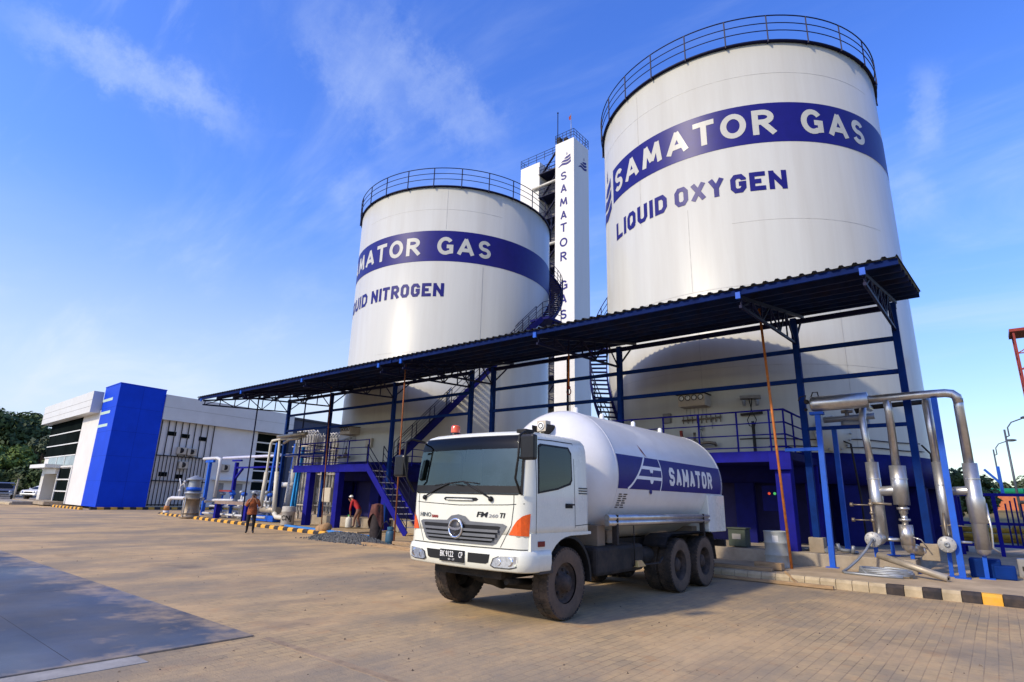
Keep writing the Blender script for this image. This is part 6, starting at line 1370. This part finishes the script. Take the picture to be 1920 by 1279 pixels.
# ---------------------------------------------------------------- cars by the trees
def car(c, rz, paint, label, wagon=False):
    t = thing('parked_car', label, 'car', c, 'cars parked by the trees')
    R = Matrix.Rotation(rz, 3, 'Z'); c = Vector(c); G = lambda x, y, z: c+R@Vector((x, y, z))   # x forward, y left
    W_ = .88; H = 1.78 if not wagon else 1.5
    prof = [(2.25,.45),(2.32,.62),(2.28,.92),(2.1,1.02),(1.15,1.10),(.55,H-.08),(.3,H),(-1.7,H),(-2.15,H-.12),(-2.3,1.0),(-2.3,.45)]
    m = MB(); n = len(prof); k_ = [1.0, .96]
    def sec(y, sc):
        return [G(x*(sc if x > 0 else 1), y*(1 if z < 1.1 else 1-.22*(z-1.1)/(H-1.1)), z) for x, z in prof]
    ys = (-W_,-W_*.9,W_*.9,W_); vs = []
    for y, sc in zip(ys, (.97,1,1,.97)): vs += sec(y, sc)
    fs = [(j*n+i, j*n+(i+1)%n, (j+1)*n+(i+1)%n, (j+1)*n+i) for j in range(3) for i in range(n)]
    m.add(vs, fs); m.add(vs[:n], [tuple(range(n))]); m.add(vs[-n:], [tuple(range(n))[::-1]])
    b = m.build('body', paint, t, bevel=.04)
    wy = W_*.80
    MB().add([G(1.12,-wy,1.14),G(1.12,wy,1.14),G(.62,wy*.92,H-.13),G(.62,-wy*.92,H-.13)], [(0,1,2,3)]).build('windscreen', M_glass, t, fix=False).location = R@Vector((.02,0,.01))
    for s in (1,-1):
        f = lambda x, z: G(x, s*(W_*(1-.22*(z-1.1)/(H-1.1))+.006), z)
        MB().add([f(.98,1.13),f(-2.0,1.13),f(-1.9,H-.2),f(.45,H-.15)], [(0,1,2,3)]).build('side_window', M_glass, t, fix=False)
        for x in (1.4,-1.4):
            w = MB().lathe([(.22,.10),(.33,.10),(.35,.06),(.35,-.10)], G(x, s*(W_-.10), .36), R@Vector((0,s,0)), 20).build('wheel', M_tyre, t); MB().lathe([(0,.09),(.22,.10)], G(x, s*(W_-.10), .36), R@Vector((0,s,0)), 14).build('rim', M_galv, w)
        MB().sphere(G(2.27, s*.62, .82), .14, 10, 6, (.6,1.1,.7)).build('headlight', M_lens, t)
        MB().box(0,.01,0,.01,0,.01) ; m = MB(); m.sphere(G(.95, s*(W_+.08), 1.18), .10, 8, 6, (.7,1,.9)); m.build('mirror', paint, t)
    MB().add([G(2.335,-.42,.70),G(2.335,.42,.70),G(2.30,.42,.88),G(2.30,-.42,.88)], [(0,1,2,3)]).build('grille', M_black, t, fix=False)
    m = MB(); m.bar(G(2.30,-.80,.55), G(2.30,.80,.55), .14, .22); m.build('bumper', pm('car_silver', (.45,.46,.48), .25, .5), t, bevel=.03)
    MB().bar(G(2.375,-.55,.52), G(2.375,.55,.52), .02, .10).build('air_dam', M_black, t)
    return t
car((-86.5,15.6,.3), rad(-14), pm('car_grey', (.16,.17,.20), .25, .5, var=.1), 'silver grey sport utility car facing out under the dark trees')
car((-80.8,18.0,.3), rad(-50), pm('car_white', (.65,.66,.68), .25, var=.05), 'small white car partly hidden behind the office porch', True)
struct('carpark_pavement', MB().box(-140,-72,13.7,60,-.05,.3), pm('carpark_paving', (.30,.27,.23), .9, var=.3))
# ---------------------------------------------------------------- trees
def tree(x, y, h, r, mat, label, n=2600, leaf=.34, z0=.0, trunk=.22, name='tree', clumps=26, flat=.8, group='trees beside the office'):
    t = thing(name, label, 'tree', (x, y, z0), group)
    rng = random.Random(int(x*31+y*17)); m = MB(); top = z0+h; base = z0+h*.25
    m.tube([(x,y,z0-.1),(x+.1*r*.3,y,z0+h*.3),(x-.05*r,y+.1,z0+h*.55),(x,y,z0+h*.8)], trunk, 8, radii=[trunk,trunk*.8,trunk*.5,trunk*.2])
    cs = []
    for i in range(clumps):
        a = rng.uniform(0, 6.28); e = rng.uniform(-.55,1); rr = r*rng.uniform(.45,.92)*math.sqrt(max(.15,1-(e*.75)**2)); zc = base+(top-base)*(.5+.45*e)
        c = Vector((x+rr*math.cos(a), y+rr*math.sin(a), zc)); cs.append((c, r*rng.uniform(.28,.48)))
        m.tube([(x,y,z0+h*rng.uniform(.3,.55)), (x+(c.x-x)*.5, y+(c.y-y)*.5, (zc+z0+h*.45)/2), c], trunk*.25, 5, radii=[trunk*.35,trunk*.22,trunk*.08])
    m.build('trunk', M_bark, t, fix=False)
    f = MB()
    for i in range(n):
        c, cr = cs[rng.randrange(len(cs))]; d = Vector((rng.gauss(0,1), rng.gauss(0,1), rng.gauss(0,1))).normalized()*cr*rng.uniform(.55,1.0)**.5; d.z *= flat
        p = c+d; nrm = (d.normalized()+Vector((rng.uniform(-.8,.8),rng.uniform(-.8,.8),rng.uniform(-.2,.9)))).normalized(); u = nrm.orthogonal().normalized(); v = nrm.cross(u); a = rng.uniform(0,6.28)
        u, v = u*math.cos(a)+v*math.sin(a), v*math.cos(a)-u*math.sin(a); s = leaf*rng.uniform(.6,1.3)
        f.add([p-u*s, p-v*s*.45, p+u*s, p+v*s*.45], [(0,1,2,3)])
    f.build('crown', mat, t, fix=False); return t
tree(-122, 20, 12.8, 6.0, M_leafD, 'tallest dark tree at the left edge behind the grey car', 6500, .5, trunk=.4, clumps=40)
tree(-112, 17.0, 6.8, 4.2, M_leafM, 'lower mid green bushy tree in front of the tallest dark one', 5000, .38, clumps=34)
tree(-104, 17.9, 6.6, 3.2, M_leafM, 'rounded green tree above the white car', 4500, .36, clumps=30)
tree(-108, 22.6, 9.0, 2.6, M_leafF, 'slender grey green tree close to the office corner', 1600, .36, clumps=22)
tree(-130, 25.0, 11.5, 6.0, M_leafD, 'dark tree rising behind the rounded green tree', 5000, .5, trunk=.4, clumps=36)
tree(-97, 20.2, 3.8, 3.0, M_leafD, 'low dark shrubby tree behind the white car', 3500, .3, clumps=26)
tree(-100, 15.0, 3.4, 3.4, M_leafD, 'low dark shrubby tree behind the grey car', 3500, .3, clumps=26)
def palm(x, y, h, z0, label):
    t = thing('yucca', label, 'plant', (x, y, z0)); rng = random.Random(5)
    MB().tube([(x,y,z0),(x+.1,y,z0+h*.5),(x+.05,y,z0+h)], .08, 8).tube([(x,y,z0),(x-.3,y,z0+h*.65)], .06, 8).build('stem', pm('pale_bark', (.35,.32,.26), .9), t)
    m = MB()
    for o_, k in ((Vector((x+.05,y,z0+h)),16),(Vector((x-.3,y,z0+h*.65)),12)):
        for i in range(k):
            a = rng.uniform(0,6.28); e = rng.uniform(-.2,1.1); d = Vector((math.cos(a)*math.cos(e), math.sin(a)*math.cos(e), math.sin(e))); s = d.cross(Vector((0,0,1))).normalized()*.05
            m.add([o_-s, o_+s, o_+d*.45+s*.8-Vector((0,0,.03)), o_+d*.8-Vector((0,0,.22)), o_+d*.45-s*.8-Vector((0,0,.03))], [(0,1,2,3,4)])
    m.build('leaves', pm('yucca_leaf', (.20,.22,.10), .6, var=.4), t, fix=False)
palm(-83.2, 15.9, 2.3, .3, 'pale spiky yucca by the white car at the office porch')
# right hand background
tree(-1.5, 50, 4.2, 1.55, M_leafD, 'dark bushy tree behind the right steel pipe', 3000, .2, trunk=.1, clumps=30, group='trees beyond the lawn')
tree(1.2, 95, 5.0, 2.6, M_leafF, 'distant feathery tree left of the green pipe lamps', 2600, .4, group='trees beyond the lawn')
tree(4.2, 100, 5.4, 3.4, M_leafF, 'distant feathery tree at the right edge beyond the red wall', 2600, .4, group='trees beyond the lawn')
tree(-3.0, 92, 5.0, 3.0, M_leafF, 'distant tree mostly behind the blue canopy column', 2200, .4, group='trees beyond the lawn')
for x, y, h, lab in ((1.28,60,8.9,'nearer and taller grey street lamp at the right edge'),(.48,78,8.8,'farther and shorter looking grey street lamp')):
    t = thing('street_lamp', lab, 'street lamp', (x, y, 0), 'street lamps beyond the lawn')
    M_lamp = pm('lamp_grey', (.085,.10,.12), .5, .3, var=.2); MB().cyl((x,y,0),(x,y,h-.9),.10,10,.07).build('pole', M_lamp, t); MB().tube([(x,y,h-1.5),(x+.22,y,h-1.4),(x+.22,y,h-.75),(x+.5,y,h-.35),(x+1.3,y,h-.05)], .045, 8).build('arm', M_lamp, t)
    MB().sphere((x+1.55,y,h-.02), .38, 12, 8, (1.2,.5,.36)).build('lamp_head', M_lamp, t)
struct('embankment', MB().add([(-12,46,.12),(80,46,.12),(80,66,1.85),(-12,66,1.85),(-12,120,2.0),(80,120,2.0)], [(0,1,2,3),(3,2,5,4)]), pm('dry_bank', (.26,.20,.085), .95, var=.4, scale=.8, dirt=(.08,.10,.03), dirt_amt=.7, dscale=.4))
tag(MB().box(-6,60,66,66.4,1.6,3.15).build('boundary_wall', M_brick, bevel=.02), 'long orange red boundary wall across the lawn at right', 'wall')
t = thing('pipe_bridge', 'thick green pipe carried on low posts in front of the red wall', 'pipe', (20,62,0))
MB().cyl((-4,62,3.3),(60,62,3.3),.24,20).build('pipe', M_green, t)
for x in range(-3, 60, 6): MB().box(x-.12,x+.12,61.9,62.1,.8,3.1).build('post', M_galv, t)
t = thing('pipe_rack', 'blue pipe rack with yellow pipes and a rusty top pipe across the lawn', 'pipe rack', (1,29,.15))
for x in (-1.2,-.1,.9,1.5,2.3,3.4):
    for y in (27.5,29.5): MB().bar((x,y,.15),(x,y,2.35),.12).build('post', M_indigo, t)
    MB().bar((x,27.5,2.3),(x,29.5,2.3),.1).build('cross_beam', M_indigo, t)
for z in (.55,1.3,2.3): MB().bar((-1.5,27.5,z),(3.6,27.5,z),.10).build('rail', M_indigo, t)
MB().bar((.2,27.6,2.3),(.2,27.6,3.3),.1).bar((.2,27.6,2.7),(-.2,27.6,3.2),.08).build('stub', M_brightblue, t)
for z, y in ((.85,28.0),(1.05,28.6),(.7,29.0)): MB().cyl((-1.5,y,z),(3.8,y,z),.10,10).build('yellow_pipe', M_yellow, t)
MB().cyl((.6,27.3,2.05),(2.1,27.3,2.1),.06,8).build('rusty_pipe', pm('dull_pipe', (.42,.36,.27)), t)
m = MB()
for k in range(12): x = .2+k*.14; m.bar((x,27.45,.6),(x,27.45,2.0+.1*(k % 3)),.05)
m.build('grating', M_indigoD, t); 
for x in (.4,1.7,2.8): MB().sphere((x,28.2,1.15),.14,8,6).build('yellow_valve', M_yellow, t)
cbox('junction_cabinet', 'small grey box with a lid on the concrete pad right of the pipes', 'cabinet', .15, .6, 19.2, 19.8, .2, .62, M_grey)
t = thing('vent_mast', 'red lattice mast carrying a silver stack at the right edge', 'mast', (2.1,30,0))
for x, y in ((1.52,30),(2.66,30),(1.52,31.1),(2.66,31.1)): MB().bar((x,y,0),(x,y,8.75),.07).build('mast_leg', M_red, t)
m = MB()
for k in range(12):
    z = .6+k*.66
    for p, q in (((1.52,30),(2.66,30)),((2.66,30),(2.66,31.1)),((1.52,31.1),(1.52,30))): m.bar((*p,z),(*q,z),.04); m.bar((*p,z),(*q,z+.66),.035)
m.build('bracing', M_red, t)
MB().box(1.40,2.85,29.9,31.3,8.75,8.87).build('mast_platform', M_red, t)
MB().lathe([(.0,8.87),(.22,8.87),(.22,11.1),(.25,11.12),(.25,11.2),(.12,11.3),(0,11.3)], (2.86,30.6,0), n=20).build('stack', M_clad, t)

# small stones and scraps lying on the yard
rng = random.Random(11); m = MB()
for i in range(420):
    d_ = rng.uniform(3.5, 24); a_ = rng.uniform(rad(-88), rad(-2)); x = d_*math.sin(a_); y = d_*math.cos(a_)
    if y > 14.6 or (x < -7.3 and y < 4.2 and rng.random() < .8): continue
    r = rng.uniform(.006, .020)*(1.6 if rng.random() < .08 else 1); c = Vector((x, y, r*.3)); q = rng.uniform(0, 3)
    m.add([c+Vector((math.cos(q+k*2.1)*r*rng.uniform(.7,1.4), math.sin(q+k*2.1)*r, -r*.35)) for k in range(3)]+[c+Vector((0,0,r*rng.uniform(.4,.8)))], [(0,1,3),(1,2,3),(2,0,3),(2,1,0)])
o = tag(m.build('debris', pm('debris_stone', (.20,.15,.10), .9, var=.7, scale=9), fix=False), 'small stones and scraps scattered over the dusty yard', 'debris'); o['kind'] = 'stuff'
